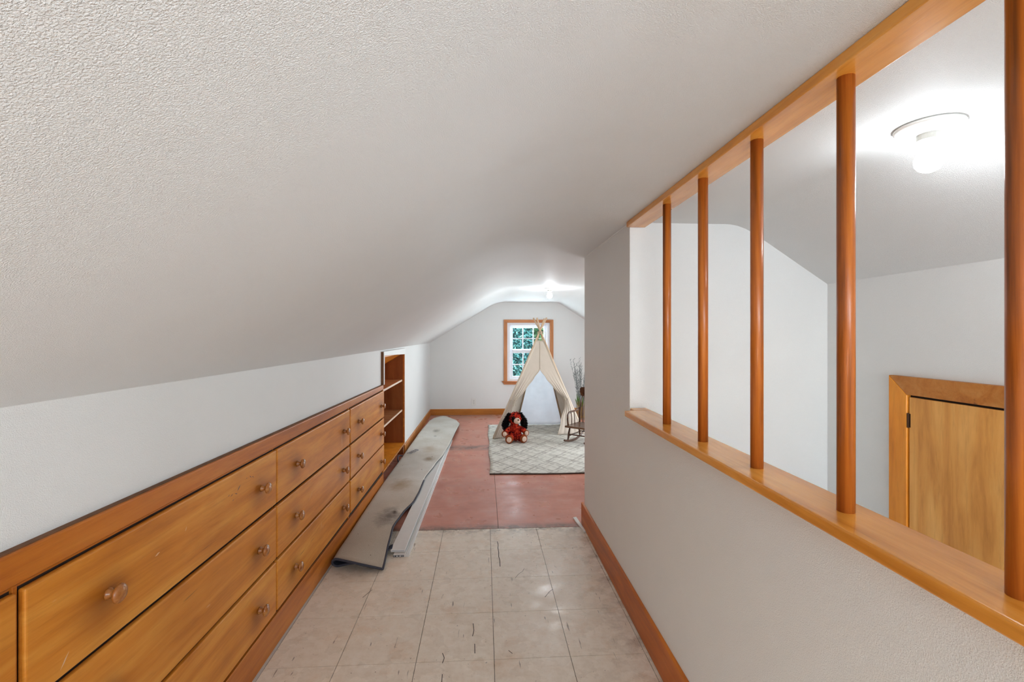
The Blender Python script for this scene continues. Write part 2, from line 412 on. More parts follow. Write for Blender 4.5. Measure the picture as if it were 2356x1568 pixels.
def carpet_mat():
    m, nt, b = mat_new('carpet_backing')
    v = coords(nt, space='World')
    c = ramp(nt, noise(nt, v, 3.0, 4, .6), [(.3, srgb(206, 198, 184)), (.6, srgb(222, 217, 208)), (.8, srgb(230, 227, 220))])
    sx = N(nt, 'ShaderNodeSeparateXYZ'); nt.links.new(N(nt, 'ShaderNodeNewGeometry').outputs['Position'], sx.inputs[0])
    near = ramp(nt, math_(nt, 'MULTIPLY', sx.outputs[1], .2), [(.58, 1.0), (.80, 0.0)])
    c = mix(nt, near, c, mix(nt, noise(nt, v, 5, 3), srgb(176, 162, 146), srgb(196, 184, 168)))
    def blot(x, y, r, col, amt, ns=10):
        nonlocal c
        dx = math_(nt, 'SUBTRACT', sx.outputs[0], x); dy = math_(nt, 'MULTIPLY', math_(nt, 'SUBTRACT', sx.outputs[1], y), .55)
        d = math_(nt, 'SQRT', math_(nt, 'ADD', math_(nt, 'POWER', dx, 2), math_(nt, 'POWER', dy, 2)))
        d = math_(nt, 'ADD', d, math_(nt, 'MULTIPLY', math_(nt, 'SUBTRACT', noise(nt, v, ns, 4, .7), .5), r * 1.6))
        k = ramp(nt, math_(nt, 'DIVIDE', d, r), [(.15, 1.0), (1.0, 0.0)])
        c = mix(nt, math_(nt, 'MULTIPLY', k, amt), c, col)
    blot(-.66, 3.28, .11, srgb(96, 88, 84), .75); blot(-.63, 3.36, .03, srgb(70, 60, 56), .8)
    blot(-.70, 3.95, .10, srgb(166, 136, 92), .6); blot(-.56, 4.75, .07, srgb(140, 116, 84), .7); blot(-.60, 5.15, .10, srgb(180, 156, 122), .5)
    blot(-.56, 3.3, .02, srgb(150, 92, 44), .8); blot(-.62, 6.1, .05, srgb(130, 122, 112), .6); blot(-.6, 5.8, .03, srgb(110, 104, 98), .6)
    sp = ramp(nt, noise(nt, v, 30, 2, .5), [(.735, 0.0), (.77, 1.0)])
    c = mix(nt, math_(nt, 'MULTIPLY', sp, .75), c, srgb(84, 72, 64))
    fine = ramp(nt, noise(nt, v, 260, 2, .6), [(.3, (.84, .83, .82, 1)), (.62, (1.02, 1.02, 1.02, 1))])
    c = mix(nt, .8, c, fine, 'MULTIPLY')
    nt.links.new(c, b.inputs['Base Color']); b.inputs['Roughness'].default_value = .95; b.inputs['Specular IOR Level'].default_value = .1
    bump(nt, b, noise(nt, v, 220, 2), .0015, .8)
    return m
M['carpet'] = carpet_mat()

def rug_mat():
    m, nt, b = mat_new('cream_trellis_rug')
    v = coords(nt, space='World')
    c = ramp(nt, noise(nt, v, 14, 5, .65), [(.3, srgb(206, 202, 190)), (.6, srgb(226, 223, 213)), (.8, srgb(234, 232, 225))])
    for ang in (.95, -.95):
        vv = coords(nt, space='World', rot=(0, 0, ang), scale=(1, 1, 1))
        sx = N(nt, 'ShaderNodeSeparateXYZ'); nt.links.new(vv, sx.inputs[0])
        wob = math_(nt, 'MULTIPLY', math_(nt, 'SUBTRACT', noise(nt, v, 12, 3), .5), .05)
        y = math_(nt, 'ADD', sx.outputs[1], wob)
        for per, ph, wd, amt in ((.21, 0, .055, .55), (.21, .04, .05, .4), (.21, .105, .04, .25)):
            fr = math_(nt, 'FRACT', math_(nt, 'DIVIDE', math_(nt, 'ADD', y, 5 + ph), per))
            k = ramp(nt, math_(nt, 'ABSOLUTE', math_(nt, 'SUBTRACT', fr, .5)), [(wd * .5, 1.0), (wd * 1.6, 0.0)])
            br = ramp(nt, noise(nt, v, 22, 3, .6), [(.34, 0.0), (.52, 1.0)])
            c = mix(nt, math_(nt, 'MULTIPLY', math_(nt, 'MULTIPLY', k, br), amt), c, srgb(142, 132, 124))
    sp = ramp(nt, noise(nt, v, 22, 3, .6), [(.66, 0.0), (.78, 1.0)])
    c = mix(nt, math_(nt, 'MULTIPLY', sp, .45), c, srgb(168, 158, 150))
    nt.links.new(c, b.inputs['Base Color']); b.inputs['Roughness'].default_value = .95; b.inputs['Specular IOR Level'].default_value = .1
    bump(nt, b, noise(nt, v, 90, 2), .0015, .7)
    return m
M['rug'] = rug_mat()
M['rug_edge'] = plain('rug_edge_dark', srgb(70, 56, 48), .9)

def plush_mat():
    m, nt, b = mat_new('mottled_red_black_plush')
    v = coords(nt)
    c = ramp(nt, noise(nt, v, 42, 3, .6), [(.40, srgb(58, 20, 22)), (.47, srgb(168, 34, 26)), (.58, srgb(206, 66, 40)), (.7, srgb(222, 96, 60))])
    nt.links.new(c, b.inputs['Base Color']); b.inputs['Roughness'].default_value = .95; b.inputs['Specular IOR Level'].default_value = .1
    bump(nt, b, noise(nt, v, 120, 3), .004, .8)
    return m
M['plush'] = plush_mat()

def leaf_mat(name, a, bcol, cc):
    m, nt, b = mat_new(name)
    v = coords(nt, space='World')
    c = ramp(nt, noise(nt, v, 2.5, 5, .7), [(.3, a), (.5, bcol), (.72, cc)])
    nt.links.new(c, b.inputs['Base Color']); b.inputs['Roughness'].default_value = .5
    return m
M['leaf_dark'] = leaf_mat('bluish_conifer_leaves', srgb(44, 98, 104), srgb(78, 140, 142), srgb(140, 192, 184))
M['leaf_mid'] = leaf_mat('green_leaves', srgb(44, 92, 66), srgb(80, 132, 92), srgb(128, 172, 118))
M['leaf_bright'] = leaf_mat('bright_leaves', srgb(94, 148, 52), srgb(138, 190, 70), srgb(184, 218, 110))
M['grass'] = leaf_mat('lawn', srgb(62, 100, 44), srgb(84, 124, 56), srgb(110, 146, 72))

# ------------------------------------------------------------------ shell
Y_REAR, Y_FAR = -2.2, 7.62
S = .003                                   # the left knee wall drifts inwards along the attic
def XL(y): return -.876 + S * y             # face-frame / baseboard face of the left wall
def XW(y): return -.893 + S * y            # plaster face of the left wall
H_FLAT = 1.823
def zc(x, y):                               # ceiling height: slope, soft crease, flat, soft crease, slope
    a = 1.165 + (x - XW(y)) * .612
    c = H_FLAT - .655 * (x - 1.215)
    k = .035
    def smin(p, q):
        h = max(k - abs(p - q), 0) / k
        return min(p, q) - h * h * k * .25
    k = .09
    z = smin(a, H_FLAT)
    k = .05
    return smin(z, c)

bm = bmesh.new()
xs = [-1.12 + i * .04 for i in range(94)]
ys = [Y_REAR - .05 + i * (Y_FAR - Y_REAR + .15) / 40 for i in range(41)]
V = [[bm.verts.new((x, y, zc(x, y) + .0012 * mnoise.noise(Vector((x * 3, y * 2, 0))))) for y in ys] for x in xs]
for i in range(len(xs) - 1):
    for j in range(len(ys) - 1): bm.faces.new([V[i][j], V[i][j + 1], V[i + 1][j + 1], V[i + 1][j]])
o = obj('ceiling', bm, M['ceiling'], smooth=True); tag(o, kind='structure')

def struct(name, bm, m, **kw):
    o = obj(name, bm, m, **kw); o['kind'] = 'structure'; return o

def gable(bm, x0, x1, y0, y1, zb=None, holes=()):
    """wall across the attic whose top follows the ceiling"""
    def piece(a, b, z0, z1=None):
        n = max(2, int((b - a) / .05))
        pts = [(a, z0), (b, z0)]
        if z1 is None:
            pts += [(b - (b - a) * i / n, zc(b - (b - a) * i / n, y0) + .006) for i in range(n + 1)]
        else: pts += [(b, z1), (a, z1)]
        prism(bm, pts, y0, y1)
    if not holes: piece(x0, x1, 0)
    cur = x0
    for hx0, hx1, hz0, hz1 in holes:
        piece(cur, hx0, 0); piece(hx0, hx1, 0, hz0); piece(hx0, hx1, hz1); cur = hx1
    if holes: piece(cur, x1, 0)

# floor: sub-floor with tiles and painted panels as its pieces
bm = bmesh.new(); box(bm, -1.1, 2.6, Y_REAR, Y_FAR + .1, -.06, -.0035)
floor = struct('floor', bm, plain('subfloor_grime', srgb(92, 76, 62), .8, var=.3))
TX = [-.855, -.578, -.270, .040, .348, .655]
TY = [3.145, 2.832, 2.512, 2.200, 1.880, 1.566, 1.252, .94, .626, .31]
bm = bmesh.new(); box(bm, -.1535, .1535, -.1555, .1555, -.0035, 0)
t0 = None
def add_tile(x0, x1, y1, y0, mesh_=None):
    g = .0011
    bm = bmesh.new(); box(bm, x0 + g, x1 - g, y0 + g, y1 - g, -.0035, 0)
    return obj('tile', bm, M['tile'], floor, bevel=0)
bm.free()
for y1, y0 in zip(TY, TY[1:]):
    for x0, x1 in zip(TX, TX[1:]): add_tile(x0, x1, y1, y0)
    add_tile(TX[-1], .742, y1, y0)
bm = bmesh.new(); box(bm, -.90, -.8565, .31, 3.145, -.0035, .0004); o = obj('floor_strip', bm, M['strip'], floor); o['label'] = 'narrow pale strip between the tiles and the drawer plinth'
bm = bmesh.new(); box(bm, -1.0, .76, Y_REAR, .309, -.0035, 0); obj('vinyl_sheet', bm, M['tile'], floor)
bm = bmesh.new(); box(bm, .76, 2.6, Y_REAR, 3.1, -.0035, 0); obj('nook_flooring', bm, M['tile'], floor)
for x0, x1, y0, y1 in ((-1.1, .093, 3.149, 5.40), (.096, 2.6, 3.149, 5.40), (-1.1, 1.32, 5.404, 7.7), (1.323, 2.6, 5.404, 7.7)):
    bm = bmesh.new(); box(bm, x0, x1, y0, y1, -.0035, 0); obj('floor_panel', bm, M['redfloor'], floor)
# chipped pale strip at the corner of the half wall, crack and long scratches in the vinyl
bm = bmesh.new()
prism(bm, [(.628, 3.29), (.652, 3.30), (.664, 3.12), (.668, 3.06), (.655, 3.05), (.646, 3.13), (.632, 3.22)], 0.0, .007, 'z')
o = obj('floor_strip', bm, M['white_trim'], floor); o['label'] = 'chipped white strip left at the wall corner'
bm = bmesh.new()
def ribbon(bm, pts, wd, z=.0003):
    for (a, b) in zip(pts, pts[1:]):
        d = Vector((b[0] - a[0], b[1] - a[1])); n = Vector((-d.y, d.x)).normalized() * wd / 2
        vs_ = [bm.verts.new(p) for p in ((a[0] - n.x, a[1] - n.y, z), (a[0] + n.x, a[1] + n.y, z), (b[0] + n.x, b[1] + n.y, z), (b[0] - n.x, b[1] - n.y, z))]
        bm.faces.new(vs_)
ribbon(bm, [(.083, 2.95), (.086, 2.90), (.083, 2.86), (.087, 2.80), (.085, 2.75), (.090, 2.70), (.089, 2.63)], .004)
ribbon(bm, [(.165, 2.50), (.185, 2.54), (.21, 2.57), (.222, 2.60)], .002)
ribbon(bm, [(.036, 2.955), (.06, 2.953), (.083, 2.95)], .0012)
for pts in ([(-.05, 2.12), (-.045, 2.07), (-.05, 2.03)], [(-.04, 1.98), (-.038, 1.92)], [(-.17, 1.93), (-.16, 1.90), (-.165, 1.87)], [(.30, 2.31), (.33, 2.36), (.35, 2.38)],
            [(-.35, 1.77), (-.34, 1.73)], [(-.16, 1.81), (-.158, 1.75)], [(.10, 1.93), (.115, 1.91)], [(-.6, 2.36), (-.57, 2.43)]):
    ribbon(bm, pts, .0028)
o = obj('scuff_mark', bm, M['dark'], floor); o['kind'] = 'stuff'

# left knee wall (behind the drawers and the bookcase opening)
bm = bmesh.new()
def lwall(y0, y1, z0, z1, dx=0, th=.06):
    n = 6
    for i in range(n):
        a = y0 + (y1 - y0) * i / n; b = y0 + (y1 - y0) * (i + 1) / n
        vs_ = [bm.verts.new(p) for p in ((XW(a) + dx - th, a, z0), (XW(a) + dx, a, z0), (XW(b) + dx, b, z0), (XW(b) + dx - th, b, z0),
               (XW(a) + dx - th, a, z1), (XW(a) + dx, a, z1), (XW(b) + dx, b, z1), (XW(b) + dx - th, b, z1))]
        for f in ((0, 3, 2, 1), (4, 5, 6, 7), (0, 1, 5, 4), (1, 2, 6, 5), (2, 3, 7, 6), (3, 0, 4, 7)): bm.faces.new([vs_[k] for k in f])
lwall(Y_REAR, 4.085, .80, 1.172)
lwall(5.178, Y_FAR, 0, 1.172)
lwall(4.085, 5.178, 1.125, 1.172)
struct('wall_left', bm, M['wall'])

bm = bmesh.new(); gable(bm, -1.05, 2.5, Y_FAR, Y_FAR + .12, holes=((.374, 1.070, .535, 1.491),))
struct('wall_far', bm, M['wall'])
bm = bmesh.new(); gable(bm, -1.1, 2.5, Y_REAR - .12, Y_REAR, holes=((-.5, .6, .7, 1.6), (.9, 1.5, .55, 1.45)))
struct('wall_rear', bm, M['wall'])
# hall partition: half wall with an opening, then full height
bm = bmesh.new()
box(bm, .68, .757, Y_REAR, 2.16, 0, .932)
box(bm, .68, .757, 2.16, 3.15, 0, H_FLAT + .004)
bmesh.ops.remove_doubles(bm, verts=bm.verts, dist=1e-5)
struct('wall_right', bm, M['wall'])
bm = bmesh.new(); gable(bm, .757, 2.4, 2.16, 2.22)
struct('wall_nook', bm, M['wall'])
bm = bmesh.new(); gable(bm, .757, 2.4, 3.09, 3.15)
struct('wall_closet', bm, M['wall'])
bm = bmesh.new(); box(bm, 1.645, 1.71, Y_REAR, 2.16, 0, zc(1.645, 1) + .004)
struct('wall_outer', bm, M['wall'])
bm = bmesh.new(); zt_ = zc(2.4, 5) + .004
box(bm, 2.4, 2.46, 3.15, 4.6, 0, zt_); box(bm, 2.4, 2.46, 6.0, Y_FAR, 0, zt_); box(bm, 2.4, 2.46, 4.6, 6.0, 0, .29); box(bm, 2.4, 2.46, 4.6, 6.0, .95, zt_)
struct('wall_outer_far', bm, M['wall'])

bm = bmesh.new(); tube(bm, [(.679, 2.165, 1.821), (.679, 3.148, 1.821)], .0045, 6); struct('trim_1', bm, M['white_trim'])
# baseboards
bm = bmesh.new(); prism(bm, [(.68, .148), (.667, .145), (.667, .004), (.68, .004)], Y_REAR, 3.20, 'y')
# top edge falls slightly to the front
struct('baseboard_right', bm, M['wood_trim'], bevel=.0015)
bm = bmesh.new()
yb0, yb1 = 5.178, Y_FAR - .012
vv = []
for y in (yb0, yb1):
    vv.append([bm.verts.new((XW(y) + dx, y, z)) for dx, z in ((0, 0), (.014, 0), (.014, .088), (.009, .097), (0, .097))])
for i in range(5): bm.faces.new([vv[0][i], vv[0][(i + 1) % 5], vv[1][(i + 1) % 5], vv[1][i]])
bm.faces.new(vv[0]); bm.faces.new(vv[1][::-1])
struct('baseboard_left', bm, M['wood_trim_x'])
bm = bmesh.new(); prism(bm, [(Y_FAR, .002), (Y_FAR - .012, .002), (Y_FAR - .012, .09), (Y_FAR - .008, .098), (Y_FAR, .098)], XW(Y_FAR) + .002, 2.4, 'x')
struct('baseboard_far', bm, M['wood_trim_x'])

# ------------------------------------------------------------------ far window
win = empty('window_1', (0, Y_FAR, 0)); win['kind'] = 'structure'
def part(name, bm, m, parent, **kw): return obj(name, bm, m, parent, **kw)
cx0, cx1, cz0, cz1 = .374, 1.070, .545, 1.491       # opening
bm = bmesh.new(); prism(bm, [(.317, 1.541), (cx0, cz1), (cx0, cz0), (.317, cz0)], -.018, 0.0, 'y'); part('casing', bm, M['window_wood'], win, bevel=.002)
bm = bmesh.new(); prism(bm, [(1.128, 1.541), (cx1, cz1), (cx1, cz0), (1.128, cz0)], -.018, 0.0, 'y'); part('casing', bm, M['window_wood'], win, bevel=.002)
bm = bmesh.new(); prism(bm, [(.317, 1.541), (1.128, 1.541), (cx1, cz1), (cx0, cz1)], -.018, 0.0, 'y'); part('casing', bm, M['window_wood_x'], win, bevel=.002)
bm = bmesh.new(); box(bm, .292, 1.153, -.05, .0, .528, .545); part('stool', bm, M['window_wood_x'], win, bevel=.003)
bm = bmesh.new(); prism(bm, [(.305, .528), (1.14, .528), (1.122, .488), (.323, .488)], -.022, 0.0, 'y'); part('apron', bm, M['window_wood_x'], win, bevel=.002)
def ring(bm, x0, x1, z0, z1, t, y0, y1, tb=None):
    tb = tb or t
    box(bm, x0, x0 + t, y0, y1, z0, z1); box(bm, x1 - t, x1, y0, y1, z0, z1)
    box(bm, x0 + t, x1 - t, y0, y1, z1 - t, z1); box(bm, x0 + t, x1 - t, y0, y1, z0, z0 + tb)
bm = bmesh.new(); ring(bm, cx0, cx1, .535, cz1, .045, .01, .11); part('frame', bm, M['vinyl'], win, bevel=.003)
for nm, z0, z1, gz0, gz1, yy in (('upper_sash', 1.00, 1.446, 1.059, 1.406, .06), ('lower_sash', .58, 1.045, .619, .996, .035)):
    bm = bmesh.new()
    box(bm, .419, .466, yy, yy + .025, z0, z1); box(bm, .978, 1.025, yy, yy + .025, z0, z1)
    box(bm, .466, .978, yy, yy + .025, gz1, z1); box(bm, .466, .978, yy, yy + .025, z0, gz0)
    s_ = part(nm, bm, M['vinyl'], win, bevel=.002)
    wdt = (.978 - .466) / 3
    for k in (1, 2):
        bm = bmesh.new(); box(bm, .466 + wdt * k - .009, .466 + wdt * k + .009, yy + .006, yy + .016, gz0, gz1); part('muntin', bm, M['vinyl'], s_)
    bm = bmesh.new(); zz = (gz0 + gz1) / 2; box(bm, .466, .978, yy + .007, yy + .015, zz - .008, zz + .008); part('muntin', bm, M['vinyl'], s_)
    for k in range(3):
        for q in range(2):
            bm = bmesh.new()
            x0 = .466 + wdt * k; hz = (gz1 - gz0) / 2; za = gz0 + hz * q
            vv = [bm.verts.new(p) for p in ((x0, yy + .018, za), (x0 + wdt, yy + .018, za), (x0 + wdt, yy + .018, za + hz), (x0, yy + .018, za + hz))]
            bm.faces.new(vv); part('pane', bm, M['glass'], s_)

# frames of the added, unseen windows that the fill lights shine through
added_win2 = empty('added_window_2', (0, Y_REAR, 0)); added_win2['kind'] = 'structure'
bm = bmesh.new(); ring(bm, -.5, .6, .7, 1.6, .04, -.1, -.03); part('frame', bm, M['vinyl'], added_win2)
added_win3 = empty('added_window_3', (0, Y_REAR, 0)); added_win3['kind'] = 'structure'
bm = bmesh.new(); ring(bm, .9, 1.5, .55, 1.45, .04, -.1, -.03); part('frame', bm, M['vinyl'], added_win3)
added_win4 = empty('added_window_4', (2.4, 5.3, .62)); added_win4['kind'] = 'structure'  # added side window, unseen, frames a fill light
bm = bmesh.new()
for a_, b_, c_, d_ in ((-.7, -.66, -.33, .33), (.66, .7, -.33, .33), (-.66, .66, .29, .33), (-.66, .66, -.33, -.29)): box(bm, .01, .06, a_, b_, c_, d_)
part('frame', bm, M['vinyl'], added_win4)

# ------------------------------------------------------------------ outside
bm = bmesh.new(); bmesh.ops.create_grid(bm, x_segments=2, y_segments=2, size=30, matrix=Matrix.Translation((0, 25, -2.9)))
tag(obj('lawn', bm, M['grass']), kind='structure')
def tree(name, loc, h, r, n, lm, label, ls=.14, seed=1, zlo=.0):
    rnd = random.Random(seed)
    t = empty(name, loc); tag(t, label, 'tree')
    bm = bmesh.new(); tube(bm, [(0, 0, 0), (.05, 0, h * .4), (0, .04, h * .85)], [r * .09, r * .06, .02], 8)
    obj('trunk', bm, M['bark'], t, smooth=True)
    bm = bmesh.new()
    for i in range(n):
        z = zlo + (h - zlo) * rnd.random()
        f = 1 - (z - zlo) / (h - zlo); rr = r * (.25 + .75 * math.sin(min(1, f * 1.3) * PI / 2)) * (rnd.random() ** .5)
        a = rnd.random() * 2 * PI; c = Vector((rr * math.cos(a), rr * math.sin(a), z))
        d = Vector((rnd.uniform(-1, 1), rnd.uniform(-1, 1), rnd.uniform(-1, .4))).normalized(); e = d.cross(Vector((rnd.uniform(-1, 1), rnd.uniform(-1, 1), rnd.uniform(-1, 1)))).normalized()
        L = ls * rnd.uniform(.6, 1.3); W = L * .22
        vs_ = [bm.verts.new(c), bm.verts.new(c + d * L * .5 + e * W), bm.verts.new(c + d * L), bm.verts.new(c + d * L * .5 - e * W)]
        bm.faces.new(vs_)
    f_ = obj('foliage', bm, lm, t); f_['kind'] = 'stuff'
tree('conifer_tree', (.45, 13.6, -2.9), 6.4, 1.25, 60000, M['leaf_dark'], 'tall blue-green tree outside, nearest the window at its left', .11, 1, .3)
tree('conifer_tree', (3.15, 14.6, -2.9), 6.8, 1.3, 50000, M['leaf_dark'], 'dark teal tree outside, at the right behind the tent poles', .11, 2, .3)
tree('leafy_tree', (1.9, 18.6, -2.9), 7.6, 2.4, 60000, M['leaf_mid'], 'green tree outside at the back, between the two teal trees', .15, 3, .3)
tree('bush', (1.62, 11.0, -2.9), 4.2, .86, 20000, M['leaf_bright'], 'bright yellow-green bush outside behind the lower window sash', .10, 4, 1.2)

# ------------------------------------------------------------------ built-in drawers
RZ = -math.atan(S)
dr = empty('built_in_dresser', (XL(0), 0, 0), RZ)
tag(dr, 'long honey-coloured built-in drawer chest along the low left wall', 'dresser')
cols = [(-.12, .921), (.935, 1.997), (2.006, 3.048), (3.070, 4.060)]
rows = [(.600, .822), (.372, .587), (.152, .360)]
Y0, Y1 = -.2, 4.078
# face frame: rails and stiles a little behind the drawer fronts
bm = bmesh.new(); prism(bm, [(Y0, .834), (Y1, .830), (Y1, .867), (.9, .896), (Y0, .905)], -.016, .004, 'x'); o = part('top_rail', bm, M['wood_frame'], dr, bevel=.004, seg=3)
bm = bmesh.new(); prism(bm, [(Y0, .905), (.9, .896), (Y1, .867), (Y1, .8695), (.9, .8985), (Y0, .9075)], -.018, -.002, 'x'); part('top_edge', bm, M['gap'], dr)
bm = bmesh.new(); box(bm, -.02, -.006, Y0, Y1, .0, .832); part('carcass', bm, M['dark'], dr)
bm = bmesh.new(); prism(bm, [(Y0, .001), (Y1, .001), (Y1, .108), (2.0, .131), (Y0, .134)], -.016, .004, 'x'); part('plinth', bm, M['wood_frame'], dr, bevel=.002)
for a, b_ in ((.9235, .9325), (2.000, 2.0035), (3.052, 3.066), (4.062, 4.078)):
    bm = bmesh.new(); box(bm, -.016, .0 if b_ - a > .008 else -.004, a, b_, .12, .832); part('stile', bm, M['wood_frame'], dr, bevel=.001)
for z in (.5935, .366, .141, .828):
    bm = bmesh.new(); box(bm, -.016, -.004, Y0, Y1, z - .002, z + .002); part('rail', bm, M['wood_frame'], dr)
kpos = {(1, 0): (1.128, 1.866), (1, 1): (1.12, 1.848), (1, 2): (1.12, 1.848), (2, 0): (2.21, 2.927), (2, 1): (2.199, 2.912), (2, 2): (2.188, 2.912),
        (3, 0): (3.262, 3.952), (3, 1): (3.251, 3.952), (3, 2): (3.251, 3.952), (0, 0): (.08, .73), (0, 1): (.08, .73), (0, 2): (.08, .73)}
kz = [.707, .475, .246]
kb = bmesh.new()
lathe(kb, [(.0125, 0), (.0135, .002), (.0125, .005), (.0085, .010), (.008, .015), (.011, .019), (.019, .022), (.0215, .025), (.021, .029), (.015, .0335), (.006, .0355), (0, .036)], 24, axis='x')
knob_me = None
for ci, (a, b_) in enumerate(cols):
    for ri, (z0, z1) in enumerate(rows):
        yc, z_ = (a + b_) / 2, kz[ri]
        bm = bmesh.new(); box(bm, -.004, .012, a - yc, b_ - yc, z0 - z_, z1 - z_)
        d_ = part('drawer', bm, M['wood_drawer'], dr, loc=(0, yc, z_), bevel=.005, seg=3)
        k1, k2 = kpos[(ci, ri)]; d_['k1'] = k1 - yc; d_['k2'] = k2 - yc
        for k in (k1, k2):
            if knob_me is None:
                kn = part('knob', kb, M['knob'], d_, loc=(.012, k - yc, 0), smooth=True); knob_me = kn.data
            else:
                kn = bpy.data.objects.new('knob', knob_me); COL.objects.link(kn); kn.parent = d_; kn.location = (.012, k - yc, 0)
# rubbed-off pencil and paint marks by the first column's top right pull, and the pale drip under a pull
bm = bmesh.new()
def smear(bm, y, z, ln, wd, ang, x=.0122):
    c, s = math.cos(ang), math.sin(ang)
    vs_ = [bm.verts.new((x, y + c * u - s * v, z + s * u + c * v)) for u, v in ((-ln / 2, 0), (-.1 * ln, -wd / 2), (ln / 2, 0), (.1 * ln, wd / 2))]
    bm.faces.new(vs_)
for y, z, l, wd, a in ((1.7, 0.762, .03, .005, .6), (1.682, 0.748, .02, .003, -.4), (1.654, 0.752, .018, .003, .2), (1.782, 0.777, .02, .003, -.7), (1.8, 0.771, .014, .003, -.5), (1.636, 0.757, .012, .003, .5), (1.663, 0.732, .014, .002, .3), (1.754, 0.78, .012, .002, -.2)):
    smear(bm, y, z, l, wd, a)
o = part('paint_smudge', bm, plain('slate_smudge', srgb(84, 82, 88), .7), dr); o['kind'] = 'stuff'
bm = bmesh.new()
for y, z, l, wd, a in ((2.877, 0.657, .10, .004, PI / 2), (2.891, 0.644, .12, .002, PI / 2), (2.527, 0.295, .05, .004, 1.4), (2.554, 0.277, .03, .003, 1.5), (1.018, 0.63, .035, .004, .9), (1.291, 0.721, .02, .005, .2), (1.409, 0.739, .015, .003, 1.0), (2.382, 0.504, .09, .0015, .5)):
    smear(bm, y, z, l, wd, a)
o = part('scratch', bm, plain('pale_scratch', srgb(226, 186, 150), .6), dr); o['kind'] = 'stuff'

# ------------------------------------------------------------------ built-in bookcase
bc = empty('built_in_bookcase', (XL(0), 0, 0), RZ)
tag(bc, 'narrow open wooden bookcase recessed in the left wall past the drawers', 'bookcase')
D = -.30
YP, YQ = 4.080, 5.160
bm = bmesh.new(); box(bm, D, -.006, YP, YP + .018, .0, 1.15); part('side_panel', bm, M['hardboard'], bc)
bm = bmesh.new(); box(bm, -.006, .008, YP - .001, YP + .026, .868, 1.153); o = part('front_post', bm, M['white_trim'], bc, bevel=.002); o['label'] = 'white painted front post'
bm = bmesh.new(); box(bm, -.020, .004, YP - .007, YP - .0015, .870, 1.150); part('post_gap', bm, M['gap'], bc)
bm = bmesh.new(); box(bm, D, -.02, YQ, YQ + .018, .0, 1.12); part('side_panel', bm, M['hardboard'], bc)
bm = bmesh.new(); box(bm, -.02, -.003, YQ - .004, YQ + .017, .10, 1.12); o = part('front_post', bm, M['wood_frame'], bc)
bm = bmesh.new(); box(bm, D - .01, D, YP, YQ + .018, 0, 1.0); part('back_panel', bm, M['hardboard'], bc)
bm = bmesh.new(); prism(bm, [(YP + .026, 1.118), (YQ + .02, 1.085), (YQ + .02, 1.150), (YP + .026, 1.153)], -.008, .003, 'x'); o = part('head_board', bm, M['white_trim'], bc, bevel=.002); o['label'] = 'white painted board over the opening'
bm = bmesh.new(); prism(bm, [(-.02, 1.098), (D, .93), (D, .945), (-.02, 1.112)], YP + .018, YQ, 'y'); o = part('sloped_top', bm, M['wood_casing'], bc)
for z, xf in ((.812, -.028), (.488, -.028), (.128, -.002)):
    bm = bmesh.new(); box(bm, D, xf - .004, YP + .018, YQ, z - .018, z); sh = part('shelf', bm, M['wood_shelf'] if xf < -.02 else M['wood_casing'], bc)
    bm = bmesh.new(); box(bm, xf - .004, xf, YP + .018, YQ, z - .018, z); part('edge_strip', bm, M['shelf_edge'] if xf < -.02 else M['wood_trim_x'], sh)
bm = bmesh.new(); box(bm, -.09, -.085, YP + .018, YQ, 0, .11); part('toe_shade', bm, M['dark'], bc)  # near-black sheet paints the shade inside the toe recess

# ------------------------------------------------------------------ balustrade over the half wall
rl = empty('baluster_screen', (.70, 1.0, .93))
tag(rl, 'wooden baluster screen on the right half wall, from sill to ceiling board', 'balustrade')
def rel(bmo): 
    for v in bmo.verts: v.co -= Vector((.70, 1.0, .93))
    return bmo
bm = bmesh.new(); box(bm, .632, .757, Y_REAR, 2.085, .932, .957); box(bm, .68, .757, 2.085, 2.155, .932, .957); bmesh.ops.remove_doubles(bm, verts=bm.verts, dist=1e-5)
o = part('sill', rel(bm), M['wood_sill'], rl, bevel=.004, seg=3); o['label'] = 'light varnished sill board'
bm = bmesh.new(); box(bm, .662, .750, Y_REAR, 2.153, 1.799, 1.8225); part('header', rel(bm), M['wood_sill'], rl, bevel=.002)
for i in range(8):
    y = 1.768 - i * .2985
    bm = bmesh.new(); lathe(bm, [(.0155, -.4215), (.0155, .4205)], 28)
    b_ = part('baluster', bm, M['wood_post'], rl, loc=(.002, y - 1.0, .4485), smooth=False, bevel=0)
    b_.data.shade_smooth()
    for p in b_.data.polygons:
        if len(p.vertices) > 4: p.use_smooth = False

# ------------------------------------------------------------------ access door in the outer wall
dx = empty('door_1', (1.645, 1.7, 0)); dx['kind'] = 'structure'
DX = .0
ya, yb = 1.795, 1.715      # outer and inner edge of the near casing
yc0, yc1 = .94, .86
bm = bmesh.new(); prism(bm, [(ya - 1.7, .001), (ya - 1.7, 1.138), (yb - 1.7, 1.068), (yb - 1.7, .001)], -.022, 0, 'x'); part('casing', bm, M['wood_casing'], dx, bevel=.003)
bm = bmesh.new(); prism(bm, [(yc1 - 1.7, .001), (yc1 - 1.7, 1.138), (yc0 - 1.7, 1.068), (yc0 - 1.7, .001)], -.022, 0, 'x'); part('casing', bm, M['wood_casing'], dx, bevel=.003)
bm = bmesh.new(); prism(bm, [(ya - 1.7, 1.138), (yc1 - 1.7, 1.138), (yc0 - 1.7, 1.068), (yb - 1.7, 1.068)], -.022, 0, 'x'); part('casing', bm, M['wood_trim_x'], dx, bevel=.003)
bm = bmesh.new(); box(bm, -.004, -.001, yc0 - 1.7, yb - 1.7, .001, 1.068); part('backing', bm, M['dark'], dx)
